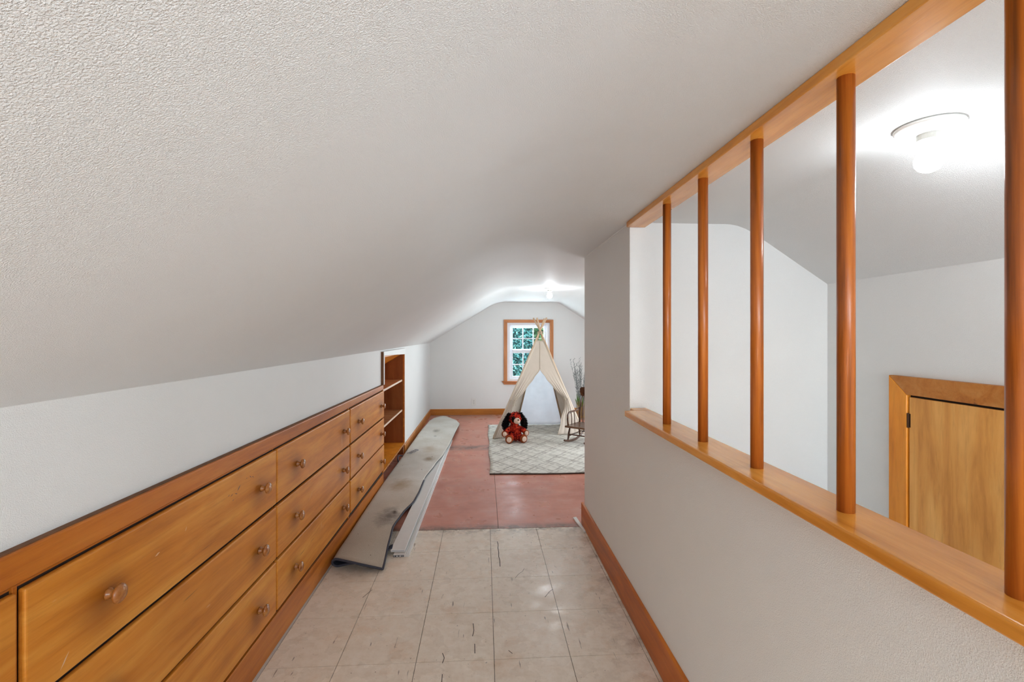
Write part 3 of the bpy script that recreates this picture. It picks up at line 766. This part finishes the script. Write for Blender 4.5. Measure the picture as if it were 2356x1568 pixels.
bm = bmesh.new(); box(bm, -.016, -.004, yc0 - 1.7 + .004, yb - 1.7 - .006, .012, 1.060); part('panel', bm, M['wood_door'], dx, bevel=.0015)
for z in (.97, .18):
    bm = bmesh.new(); lathe(bm, [(.004, -.028), (.004, .028)], 10, origin=(-.018, yb - 1.7 - .003, z)); box(bm, -.0175, -.016, yb - 1.7 - .012, yb - 1.7 + .004, z - .026, z + .026)
    part('hinge', bm, M['hinge'], dx)
bm = bmesh.new(); box(bm, 1.633, 1.645, Y_REAR, .858, .001, .10); box(bm, 1.633, 1.645, 1.797, 2.155, .001, .10)
struct('baseboard_outer', bm, M['wood_trim'])

# ------------------------------------------------------------------ ceiling lamps
def lamp(x, y, m, label, group=None):
    L = empty('ceiling_lamp', (x, y, H_FLAT)); tag(L, label, 'ceiling lamp')
    bm = bmesh.new(); lathe(bm, [(.0, -.001), (.071, -.001), (.071, -.006), (.066, -.011), (.045, -.017), (.026, -.021), (.0, -.021)], 40)
    part('base', bm, M['porcelain'], L, smooth=True)
    bm = bmesh.new(); lathe(bm, [(.025, -.018), (.025, -.036), (.022, -.038), (.0, -.038)], 28); part('socket', bm, M['bulb_socket'], L, smooth=False)
    bm = bmesh.new(); lathe(bm, [(.013, -.034), (.0145, -.045), (.018, -.055), (.0255, -.068), (.0305, -.084), (.0290, -.098), (.021, -.109), (.010, -.1145), (0, -.116)], 28)
    part('bulb', bm, m, L, smooth=True)
    for a in (0.5, 0.5 + PI):
        bm = bmesh.new(); lathe(bm, [(.004, -.0165), (.004, -.0125)], 10, origin=(.042 * math.cos(a), .042 * math.sin(a), -.0005)); part('screw', bm, M['bulb_socket'], L)
lamp(1.116, 1.116, M['bulb_near'], 'lit bare bulb in a round white porcelain holder behind the wooden balusters')
lamp(.739, 5.27, M['bulb_far'], 'lit bare bulb on the ceiling of the far room above the tent')

lamp(.42, -.75, M['bulb_added'], 'added unseen fill bulb on the hall ceiling behind the viewer')  # extra bulb added out of view to brighten the hall

# ------------------------------------------------------------------ carpet strip folded along the left wall
LE = [(2.68, -.842), (2.8, -.848), (3.5, -.855), (4.1, -.858), (5.0, -.842), (6.0, -.83), (6.9, -.805), (7.1, -.77), (7.3, -.68)]
RE = [(2.64, -.556), (2.93, -.580), (3.126, -.596), (3.35, -.574), (3.6, -.528), (3.8, -.519), (4.15, -.520), (4.56, -.476), (4.96, -.425), (5.5, -.392), (5.92, -.376), (6.64, -.345), (6.9, -.40), (7.1, -.50), (7.3, -.60)]
YA, YB = 2.655, 7.28
HT = [(2.6, .062), (3.0, .05), (4, .044), (5, .05), (6, .055), (7.3, .04)]
def sect(u, v):
    """u across the folded section: 0 = right edge of the lower layer, .42-.58 = fold at left, 1 = right edge of the top layer"""
    y = YA + (YB - YA) * v
    xl, xr = lerp_tab(LE, y), lerp_tab(RE, y); h = lerp_tab(HT, y)
    wv = .004 * math.sin(y * 5.1) + .003 * math.sin(y * 11 + 2)
    if u < .42:
        t = u / .42; x = (xr - .035) + (xl + h / 2 - xr + .035) * t; z = .008 + .006 * math.sin(t * PI) * (1 if y < 3.2 else .3)
        x = min(x, (-.556 + .021 * (y - 2.8)) + (xl + h / 2 - (-.556 + .021 * (y - 2.8))) * t)
    elif u < .58:
        a = (u - .42) / .16 * PI; x = xl + h / 2 - math.sin(a) * h / 2; z = .008 + (h - .008) * (1 - math.cos(a)) / 2
    else:
        t = (u - .58) / .42
        x = xl + h / 2 + (xr - xl - h / 2) * t
        k = max(0, (y - 2.9)) ; edge = .041 if y > 2.95 else .012 + .029 * max(0, (y - 2.65) / .3)
        z = h + (edge - h) * t ** 1.3 + math.sin(t * PI) * (.006 + wv)
    yy = y + (.035 * math.sin(u * 6) * (1 - v) ** 12)
    if u >= .58: yy -= .03 * ((u - .58) / .42) * (1 - v) ** 20
    return (x, yy, z)
cp = empty('folded_carpet', (-.68, 4.9, 0))
tag(cp, 'long dirty beige carpet strip folded over along the left wall, dark-bound edge', 'carpet')
cpo = Vector((-.68, 4.9, 0))
bm = bmesh.new(); grid(bm, lambda u, v: Vector(sect(u, v)) - cpo, 50, 120)
o = part('backing', bm, [M['carpet'], M['carpet_pile']], cp, smooth=True)
md = o.modifiers.new('thick', 'SOLIDIFY'); md.thickness = .007; md.offset = 0; md.material_offset = 1; md.material_offset_rim = 1
bm = bmesh.new()
tube(bm, [Vector(sect(i / 60, 0)) - cpo for i in range(61)], .0065, 8)
part('binding', bm, M['binding'], cp, smooth=True)
bm = bmesh.new()
tube(bm, [Vector(sect(1, i / 90)) - cpo for i in range(0, 29)], .0065, 8)
part('binding', bm, M['binding'], cp, smooth=True)
bm = bmesh.new(); cu = []
for i in range(13):
    a = i / 12 * PI; cu.append(Vector((-.845 - .035 * math.sin(a), 4.72 + .30 * i / 12, .012 + .04 * math.sin(a))) - cpo)
tube(bm, cu, .006, 8); part('loose_binding', bm, M['binding'], cp, smooth=True)
cc = lambda u, v: Vector((-.590 + .042 * math.sin(u * PI * .62), 2.80 + .07 * v + .02 * u, .010 + .024 * math.sin(u * PI * .9) * (1 - .3 * v))) - cpo
bm = bmesh.new(); grid(bm, cc, 12, 6)
o = part('curled_corner', bm, [M['carpet'], M['carpet_pile']], cp, smooth=True); md = o.modifiers.new('thick', 'SOLIDIFY'); md.thickness = .004; md.material_offset = 1; md.material_offset_rim = 1
bm = bmesh.new(); tube(bm, [cc(u, 0) for u in [i / 14 for i in range(15)]], .0045, 8); part('binding', bm, M['binding'], cp, smooth=True)
# faded handwriting on the backing
fc = bpy.data.curves.new('handwriting', 'FONT'); fc.body = '21213'; fc.size = .075; fc.shear = .2; fc.extrude = 0; fc.fill_mode = 'NONE'; fc.bevel_depth = .0011; fc.materials.append(M['ink'])
ft = bpy.data.objects.new('writing_curve', fc); COL.objects.link(ft); bpy.context.view_layer.update()
wm = bpy.data.meshes.new_from_object(ft.evaluated_get(bpy.context.evaluated_depsgraph_get())); bpy.data.objects.remove(ft)
fo = bpy.data.objects.new('handwriting', wm); COL.objects.link(fo); fo.parent = cp
fo.location = Vector((-.765, 4.92, .0625)) - cpo; fo.rotation_euler = (0, 0, math.radians(68))

# ------------------------------------------------------------------ long white boxes under the carpet
def longbox(name, x0, x1, xf0, xf1, y0, y1, z0, z1, label):
    t = empty(name, ((x0 + x1) / 2, y0, z0)); tag(t, label, 'box')
    o_ = Vector(t.location)
    bm = bmesh.new()
    v = [bm.verts.new(Vector(p) - o_) for p in ((x0, y0, z0), (x1, y0, z0), (xf1, y1, z0), (xf0, y1, z0), (x0, y0, z1), (x1, y0, z1), (xf1, y1, z1), (xf0, y1, z1))]
    for f in ((0, 3, 2, 1), (4, 5, 6, 7), (0, 1, 5, 4), (1, 2, 6, 5), (2, 3, 7, 6), (3, 0, 4, 7)): bm.faces.new([v[i] for i in f])
    part('body', bm, M['box_white'], t, bevel=.0015)
    return t, o_
t, o_ = longbox('long_flat_box', -.551, -.467, -.49, -.412, 2.805, 5.70, .0165, .032, 'long flat white box lying on another, under the carpet edge')
bm = bmesh.new(); box(bm, -.546 - o_.x, -.472 - o_.x, -.0006, .001, .0068, .0085); part('printed_line', bm, plain('blue_grey_print', srgb(120, 124, 150), .5), t)
t, o_ = longbox('long_flat_box', -.530, -.440, -.47, -.388, 2.775, 5.77, .0, .0150, 'lower long white box with a black label on its end')
bm = bmesh.new(); box(bm, -.530 - o_.x, -.468 - o_.x, -.0008, .001, .002, .0125); lb = part('end_label', bm, M['label_black'], t); lb['label'] = 'black end label with small white print'
bm = bmesh.new(); rr = random.Random(5); x = -.526
while x < -.473:
    wd = rr.uniform(.002, .005)
    if rr.random() < .85: box(bm, x - o_.x, x + wd - o_.x, -.0012, -.0007, .0045 + rr.uniform(0, .001), .0095 + rr.uniform(0, .001))
    x += wd + .0015
part('label_print', bm, M['label_white'], lb)
for xa in (-.462, -.452):
    bm = bmesh.new()
    tube(bm, [(xa - o_.x, .002, .0155), (xa + .05 - o_.x, 2.99, .0155)], .0035, 6); part('ridge', bm, M['box_white'], t, smooth=True)

# ------------------------------------------------------------------ rug
RGX0, RGX1, RGY0, RGY1 = .055, 2.05, 4.35, 6.71
bm = bmesh.new()
def rugf(u, v):
    x = RGX0 + (RGX1 - RGX0) * u; y = RGY0 + (RGY1 - RGY0) * v
    return (x + .006 * math.sin(y * 7) * (1 - u) - 0.0 * v, y + .008 * math.sin(x * 6 + 1) * (1 - v) - .03 * u, .012 + .0012 * mnoise.noise(Vector((x * 8, y * 8, 0))))
grid(bm, rugf, 60, 60)
rg = obj('area_rug', bm, [M['rug'], M['rug_edge']], smooth=True)
md = rg.modifiers.new('thick', 'SOLIDIFY'); md.thickness = .012; md.offset = -1; md.material_offset = 0; md.material_offset_rim = 1
tag(rg, 'cream rug with a faint grey trellis pattern, in front of the tent', 'rug')

# ------------------------------------------------------------------ teepee tent
Z0 = .014
PX = Vector((.752, 6.30, 1.323))
FL, FR, BL, BR = Vector((.115, 5.80, Z0)), Vector((1.29, 6.05, Z0)), Vector((.46, 6.66, Z0)), Vector((1.12, 6.66, Z0))
tp = empty('teepee_tent', (.70, 6.25, Z0)); tag(tp, "cream canvas children's teepee with tied-back flaps standing on the rug", 'tent')
TO = Vector((.70, 6.25, Z0))
offs = {0: Vector((-.012, -.012, 0)), 1: Vector((.012, -.014, 0)), 2: Vector((-.008, .012, 0)), 3: Vector((.012, .012, 0))}
for i, f in enumerate((FL, FR, BL, BR)):
    c = PX + offs[i] * 1.2; d = (c - f).normalized()
    tgt = {0: Vector((.850, 6.36, 1.527)), 1: Vector((.668, 6.36, 1.523)), 2: Vector((.803, 6.24, 1.512)), 3: Vector((.704, 6.24, 1.521))}[i]
    bm = bmesh.new(); tube(bm, [f - TO, c - TO, tgt - TO], .0105, 12); part('pole', bm, M['pole'], tp, smooth=True)
bm = bmesh.new()
for k in range(4):
    pts = [PX + Vector((.034 * math.cos(a), .030 * math.sin(a), -.012 + .009 * k + .004 * math.sin(a + k))) - TO for a in [2 * PI * j / 20 for j in range(21)]]
    tube(bm, pts, .0045, 6)
tube(bm, [PX + Vector(p) - TO for p in ((.03, -.03, .01), (.07, -.03, .012), (.075, -.03, -.0), (.073, -.03, -.06), (.075, -.03, -.11))], .002, 6)
part('rope', bm, M['rope'], tp, smooth=True)

def pole_at(f, z): return f + (PX - f) * ((z - Z0) / (PX.z - Z0))
ZT = 1.222
def panel(fa, fb, out, name, m, z0=Z0 + .004, sag=.03):
    bm = bmesh.new()
    def fn(u, v):
        z = z0 + (ZT - z0) * v; a, b_ = pole_at(fa, z), pole_at(fb, z)
        p = a.lerp(b_, u) + Vector(out) * (.014 + sag * -math.sin(u * PI) * (1 - v) * .5 + .004 * math.sin(u * 22 + v * 3) * (1 - v))
        return p - TO
    grid(bm, fn, 24, 24)
    o = part(name, bm, m, tp, smooth=True); s = o.modifiers.new('thick', 'SOLIDIFY'); s.thickness = .0015
    return o
panel(FL, BL, (-1, 0, 0), 'side_panel', M['canvas']); panel(BR, FR, (1, 0, 0), 'side_panel', M['canvas'])
o = panel(BL, BR, (0, 1, 0), 'back_panel', M['lit_lining']); o['label'] = 'back panel whitened as if lit by the window'
zo = .845
FT_L = [(0, .13), (.2, .10), (.40, .075), (.462, .085), (.50, .12), (.56, .18), (.615, .22), (.74, .35), (zo, .5), (2, .5)]
FT_R = [(0, .30), (.2, .22), (.40, .09), (.455, .065), (.50, .11), (.56, .175), (.615, .22), (.74, .35), (zo, .5), (2, .5)]
for side, (fa, fb, tab) in enumerate(((FL, FR, FT_L), (FR, FL, FT_R))):
    bm = bmesh.new()
    def fn(u, v):
        z = Z0 + .004 + (ZT - Z0 - .004) * v; a, b_ = pole_at(fa, z), pole_at(fb, z)
        f = lerp_tab(tab, z)
        gather = max(0, 1 - abs(z - .46) / .30)
        p = a.lerp(b_, u * f) + Vector((0, -.016, 0))
        fold = .018 * math.sin(u * 15 + side) * min(1, max(0, (zo - z) * 3)) * (.4 + .6 * gather) * min(1, u * 4)
        return p + Vector((0, -abs(fold) - .02 * gather * math.sin(u * PI), 0)) - TO
    grid(bm, fn, 26, 60)
    o = part('door_flap', bm, M['canvas'], tp, smooth=True); s = o.modifiers.new('thick', 'SOLIDIFY'); s.thickness = .0018
    # hem along the opening
    bm = bmesh.new(); pts = []
    for i in range(50):
        v = i / 49 * (zo - Z0) / (ZT - Z0); pts.append(Vector(fn(1, v)) + Vector((0, -.002, 0)))
    tube(bm, pts, .0045, 6); part('hem', bm, M['canvas_seam'], o, smooth=True)
    # pole sleeve
    bm = bmesh.new(); tube(bm, [pole_at(fa, z) + Vector((0, -.004, 0)) - TO for z in (.03, .4, .8, 1.2)], .019, 10); part('pole_sleeve', bm, M['canvas_seam'], tp, smooth=True)
    # tie-back cord with a small bow
    zt = .462; a, b_ = pole_at(fa, zt), pole_at(fb, zt); f = lerp_tab(tab, zt); c = a.lerp(b_, f * .8) + Vector((0, -.045, 0)) - TO
    sgn = 1 if side == 0 else -1
    bm = bmesh.new()
    tube(bm, [a + Vector((-.012 * sgn, .0, .012)) - TO, a + Vector((0, -.045, .006)) - TO, c, a.lerp(b_, f) + Vector((.004 * sgn, -.01, -.006)) - TO], .004, 6)
    for q in (1, -1):
        tube(bm, [c, c + Vector((.016 * q, -.008, .016)), c + Vector((.026 * q, -.006, .002)), c + Vector((.012 * q, -.006, -.006)), c], .0032, 6)
        tube(bm, [c, c + Vector((.008 * q, -.006, -.03)), c + Vector((.014 * q, -.006, -.07))], .003, 6)
    part('tie_cord', bm, M['canvas_seam'], tp, smooth=True)
bm = bmesh.new(); tube(bm, [(pole_at(FL, z).lerp(pole_at(FR, z), .5) + Vector((0, -.020, 0))) - TO for z in (.85, 1.0, 1.21)], .003, 6); part('centre_seam', bm, M['canvas_seam'], tp)
# hanging grey cord inside
bm = bmesh.new(); tube(bm, [Vector((.90, 6.2, .66)) - TO, Vector((.925, 6.2, .60)) - TO, Vector((.945, 6.2, .56)) - TO, Vector((.953, 6.2, .45)) - TO], .004, 6); part('inner_tie', bm, plain('grey_tie', srgb(150, 152, 160), .8), tp, smooth=True)

# ------------------------------------------------------------------ plush dog
dg = empty('plush_dog', (.367, 5.64, .014), math.radians(8)); dg.scale = (1.1, 1.1, 1.1); tag(dg, 'red plush puppy with black floppy ears sitting on the rug before the tent', 'stuffed toy')
bm = bmesh.new()
def E(c, s, rx=0, ry=0, rz=0): return ico(bm, Vector(c), s, 3, (Matrix.Rotation(rz, 3, 'Z') @ Matrix.Rotation(ry, 3, 'Y') @ Matrix.Rotation(rx, 3, 'X')))
E((0, .02, .085), (.072, .062, .078)); E((0, .012, .135), (.062, .052, .055))
E((0, -.005, .253), (.070, .062, .066)); E((0, .005, .19), (.045, .04, .04))
for s in (-1, 1):
    E((s * .058, -.035, .045), (.043, .065, .040), rz=s * .35); E((s * .078, -.078, .044), (.040, .032, .045), rz=s * .2)      # leg and foot
    E((s * .085, -.008, .130), (.050, .030, .030), ry=s * .55, rz=-s * .3); E((s * .118, -.028, .092), (.030, .030, .034))   # arm and hand
body = part('body', bm, M['plush'], dg, smooth=True)
md = body.modifiers.new('one_surface', 'REMESH'); md.mode = 'VOXEL'; md.voxel_size = .0055; md.use_smooth_shade = True
tx = bpy.data.textures.new('tuft_noise', 'CLOUDS'); tx.noise_scale = .014
md = body.modifiers.new('tufts', 'DISPLACE'); md.texture = tx; md.strength = .012; md.mid_level = .5
def fur(parent, centers, n, ln, m, seed):
    rnd = random.Random(seed); bm = bmesh.new()
    for _ in range(n):
        c, s = rnd.choice(centers)
        d = Vector((rnd.gauss(0, 1), rnd.gauss(0, 1), rnd.gauss(0, 1))).normalized()
        p = Vector(c) + Vector((d.x * s[0], d.y * s[1], d.z * s[2])) * .97
        t = (d + Vector((rnd.uniform(-.6, .6), rnd.uniform(-.6, .6), rnd.uniform(-1.0, .1)))).normalized()
        e = t.cross(Vector((rnd.uniform(-1, 1), rnd.uniform(-1, 1), rnd.uniform(-1, 1)))).normalized() * ln * .28
        q = p + t * ln * rnd.uniform(.6, 1.2)
        vs_ = [bm.verts.new(p + e), bm.verts.new(p - e), bm.verts.new(q)]; bm.faces.new(vs_)
    o = part('fur', bm, m, parent); o['kind'] = 'stuff'; return o
fur(body, [((0, .02, .085), (.075, .065, .082)), ((0, .012, .135), (.065, .055, .058)), ((0, -.005, .256), (.070, .062, .068))], 1400, .014, M['plush'], 3)
for s in (-1, 1):
    bm = bmesh.new()
    for k in range(7):
        t = k / 6; ico(bm, Vector((s * (.066 + .040 * math.sin(t * 1.6)), -.006, .285 - .125 * t)), (.020 + .017 * math.sin(t * PI * .85), .020, .028), 2)
    e_ = part('ear', bm, M['ear'], dg, smooth=True)
    md = e_.modifiers.new('one_surface', 'REMESH'); md.mode = 'VOXEL'; md.voxel_size = .006; md.use_smooth_shade = True
    md = e_.modifiers.new('tufts', 'DISPLACE'); md.texture = tx; md.strength = .014
    fur(e_, [((s * (.066 + .040 * math.sin(t * 1.6)), -.006, .285 - .125 * t), (.022 + .017 * math.sin(t * PI * .85), .022, .028)) for t in (0, .2, .4, .6, .8, 1)], 900, .016, M['ear'], 5 + s)
    bm = bmesh.new(); ico(bm, Vector((s * .084, -.108, .044)), (.027, .006, .029), 3, Matrix.Rotation(s * .25, 3, 'Z')); o = part('foot_pad', bm, M['pad'], dg, smooth=True)
    bm = bmesh.new(); ico(bm, Vector((s * .121, -.052, .094)), (.023, .010, .026), 3, Matrix.Rotation(s * .3, 3, 'Z')); part('paw_pad', bm, M['pad'], dg, smooth=True)
    bm = bmesh.new(); ico(bm, Vector((s * .080, -.090, .044)), (.042, .020, .045), 3, Matrix.Rotation(s * .2, 3, 'Z')); part('foot', bm, M['paw'], dg, smooth=True)
    bm = bmesh.new(); ico(bm, Vector((s * .120, -.034, .092)), (.032, .022, .034), 3); part('paw', bm, M['paw'], dg, smooth=True)
    bm = bmesh.new(); ico(bm, Vector((s * .024 + .004, -.064, .268)), (.007, .006, .008), 2); part('eye', bm, M['eye'], dg, smooth=True)
bm = bmesh.new(); ico(bm, Vector((-.018, -.050, .252)), (.030, .018, .036), 3); part('eye_patch', bm, M['ear'], dg, smooth=True)
bm = bmesh.new(); ico(bm, Vector((.012, -.068, .235)), (.036, .036, .033), 3); part('muzzle', bm, M['pad'], dg, smooth=True)
bm = bmesh.new(); ico(bm, Vector((.020, -.101, .251)), (.012, .007, .008), 2); part('nose', bm, M['nose'], dg, smooth=True)

# ------------------------------------------------------------------ child's rocking chair
rc = empty('rocking_chair', (1.19, 5.56, .014), math.radians(-39)); rc.scale = (.96, .96, .955); tag(rc, "child's dark wooden rocking chair on the rug, half hidden by the wall", 'chair')
for s in (-1, 1):
    x = s * .135
    bm = bmesh.new()
    pts = [(x, -.255 + .54 * t, .012 + .075 * (2 * t - .95) ** 2 * (1 if t > .47 else .55)) for t in [i / 16 for i in range(17)]]
    tube(bm, pts, [.010 + .004 * math.sin(i / 16 * PI) for i in range(17)], 10, flat=(.8, 1.15)); part('rocker', bm, M['dark_wood'], rc, smooth=True)
    for y0, y1 in ((-.155, -.125), (.16, .13)):
        zb = .012 + .075 * (2 * ((y0 + .255) / .54) - .95) ** 2 * (.55 if y0 < 0 else 1)
        bm = bmesh.new(); tube(bm, [(x + s * .006, y0, zb), (x, (y0 * .7 + y1 * .3), zb + .05), (x, (y0 * .4 + y1 * .6), .12), (x - s * .01, y1, .198)], [.008, .0125, .013, .008], 12)
        part('leg', bm, M['dark_wood'], rc, smooth=True)
    bm = bmesh.new(); tube(bm, [(x, -.145, .085), (x, 0, .088), (x, .148, .09)], [.006, .009, .006], 10); part('stretcher', bm, M['dark_wood'], rc, smooth=True)
    # bent arm: front post up and over to the back post
    bm = bmesh.new(); tube(bm, [(x + s * .012, -.135, .212), (x + s * .016, -.142, .29), (x + s * .016, -.138, .338), (x + s * .016, -.115, .362), (x + s * .016, -.06, .372), (x + s * .012, .04, .372), (x + s * .008, .11, .378), (x + s * .002, .145, .40)], [.013, .013, .013, .013, .013, .012, .012, .010], 12, flat=(1.0, .8)); part('arm', bm, M['dark_wood'], rc, smooth=True)
    for y in (-.06, .02):
        bm = bmesh.new(); tube(bm, [(x, y, .212), (x + s * .012, y, .372)], .0055, 10); part('arm_spindle', bm, M['dark_wood'], rc, smooth=True)
    bm = bmesh.new(); tube(bm, [(x - s * .006, .135, .205), (x, .150, .34), (x - s * .006, .172, .46), (x - s * .016, .190, .56)], [.011, .012, .010, .009], 12); part('back_post', bm, M['dark_wood'], rc, smooth=True)
for k in range(5):
    x = -.088 + .044 * k
    bm = bmesh.new(); tube(bm, [(x * .9, .138, .208), (x, .150, .30), (x * 1.02, .168, .42), (x * 1.0, .188, .56)], [.006, .0075, .007, .006], 10, flat=(1.3, .7)); part('back_spindle', bm, M['dark_wood'], rc, smooth=True)
for y, z in ((-.145, .105), (.148, .10)):
    bm = bmesh.new(); tube(bm, [(-.135, y, z), (0, y, z), (.135, y, z)], [.006, .009, .006], 10); part('stretcher', bm, M['dark_wood'], rc, smooth=True)
bm = bmesh.new()
def seatf(u, v):
    x = (u - .5) * 2; y = (v - .5) * 2
    return (x * (.165 - .012 * y), y * .168 - .0, .214 - .008 * (1 - x * x) * (1 - y * y) + .002 * y)
grid(bm, seatf, 12, 12); o = part('seat', bm, M['dark_wood_seat'], rc, smooth=False); md = o.modifiers.new('thick', 'SOLIDIFY'); md.thickness = .024; md.offset = -1 ; md2 = o.modifiers.new('bevel', 'BEVEL'); md2.width = .005; md2.segments = 2; md2.angle_limit = .9; md2.limit_method = 'ANGLE'
bm = bmesh.new()
prism(bm, [(-.135, .55), (-.15, .60), (-.15, .645), (-.13, .663), (0, .672), (.13, .663), (.15, .645), (.15, .60), (.135, .55), (.06, .54), (-.06, .54)], .182, .200, 'y')
part('head_rail', bm, M['dark_wood'], rc, bevel=.004)

# ------------------------------------------------------------------ vase with branches
vz = empty('glass_vase', (1.50, 7.15, 0)); tag(vz, 'tall clear glass vase with green stems behind the rocking chair', 'vase')
bm = bmesh.new(); lathe(bm, [(.0, .004), (.085, .004), (.088, .02), (.090, .285), (.093, .29), (.086, .285), (.084, .02), (0, .015)], 32)
part('glass', bm, M['vase_glass'], vz, smooth=True)
rnd = random.Random(11)
bm = bmesh.new()
for i in range(26):
    a = rnd.random() * 2 * PI; r = rnd.uniform(.01, .065)
    tube(bm, [(r * math.cos(a), r * math.sin(a), .02), (r * 1.1 * math.cos(a + .3), r * 1.1 * math.sin(a + .3), .26)], .005, 5)
o = part('straw_stalks', bm, M['amber_stem'], vz); o['kind'] = 'stuff'
bm = bmesh.new()
for i in range(60):
    a = rnd.random() * 2 * PI; r = rnd.uniform(.01, .07); h = rnd.uniform(.27, .40); rt = r + rnd.uniform(.0, .05)
    p0 = Vector((r * math.cos(a), r * math.sin(a), .2)); p1 = Vector((rt * math.cos(a), rt * math.sin(a), h))
    tube(bm, [p0, p0.lerp(p1, .6), p1], [.003, .006, .001], 5)
o = part('green_leaves', bm, M['stem'], vz); o['kind'] = 'stuff'
br = empty('dried_branches', (1.50, 7.15, .05)); tag(br, 'bunch of frosted grey twigs standing in the glass vase', 'branches')
for i in range(26):
    a = rnd.random() * 2 * PI if i > 5 else (PI + rnd.uniform(-.8, .8)); lean = rnd.uniform(.03, .17); h = rnd.uniform(.52, .88)
    if i == 0: a, lean, h = PI * .95, .10, .86
    if i == 1: a, lean, h = PI * 1.2, .03, .89
    bm = bmesh.new(); pts = []; p = Vector((.03 * math.cos(a), .03 * math.sin(a), 0))
    for k in range(9):
        t = k / 8; pts.append(Vector((math.cos(a) * (.03 + lean * t ** 1.4), math.sin(a) * (.03 + lean * t ** 1.4), h * t)) + Vector((rnd.uniform(-.006, .006), rnd.uniform(-.006, .006), 0)))
    tube(bm, pts, [.0032 - .0022 * k / 8 for k in range(9)], 5)
    for k in range(34):
        t = rnd.uniform(.3, 1); j = min(7, int(t * 8)); q = pts[j].lerp(pts[j + 1], t * 8 - j)
        d = Vector((rnd.uniform(-1, 1), rnd.uniform(-1, 1), rnd.uniform(.5, 1.6))).normalized() * rnd.uniform(.015, .06)
        tube(bm, [q, q + d], [.0022, .0012], 4)
    part('twig', bm, M['branch'], br)

# ------------------------------------------------------------------ outlet and nail on the far wall
ou = empty('wall_outlet', (-.168, Y_FAR, .209)); tag(ou, 'white double electrical outlet low on the far wall left of the tent', 'outlet')
bm = bmesh.new(); box(bm, -.036, .036, -.006, 0, -.058, .058); part('cover_plate', bm, M['outlet'], ou, bevel=.003)
for s in (-1, 1):
    bm = bmesh.new(); lathe(bm, [(.0165, -.0085), (.0165, -.004)], 20, axis='y', origin=(0, 0, s * .02)); so_ = part('socket', bm, M['outlet'], ou)
    bm = bmesh.new()
    for q in (-1, 1): box(bm, q * .0065 - .0016, q * .0065 + .0016, -.0092, -.008, s * .02 - .001, s * .02 + .009)
    box(bm, -.0025, .0025, -.0092, -.008, s * .02 - .011, s * .02 - .005); part('slot', bm, M['outlet_dark'], so_)
bm = bmesh.new(); lathe(bm, [(.003, -.0075), (.003, -.005)], 10, axis='y'); part('screw', bm, M['metal'], ou)
bm = bmesh.new(); lathe(bm, [(0, -.022), (.006, -.022), (.006, -.019), (.0025, -.019), (.0025, 0), (0, 0)], 10, axis='y'); o = obj('nail', bm, M['hinge'], loc=(.558, Y_FAR, .331)); tag(o, 'small dark nail in the far wall just under the window', 'nail')
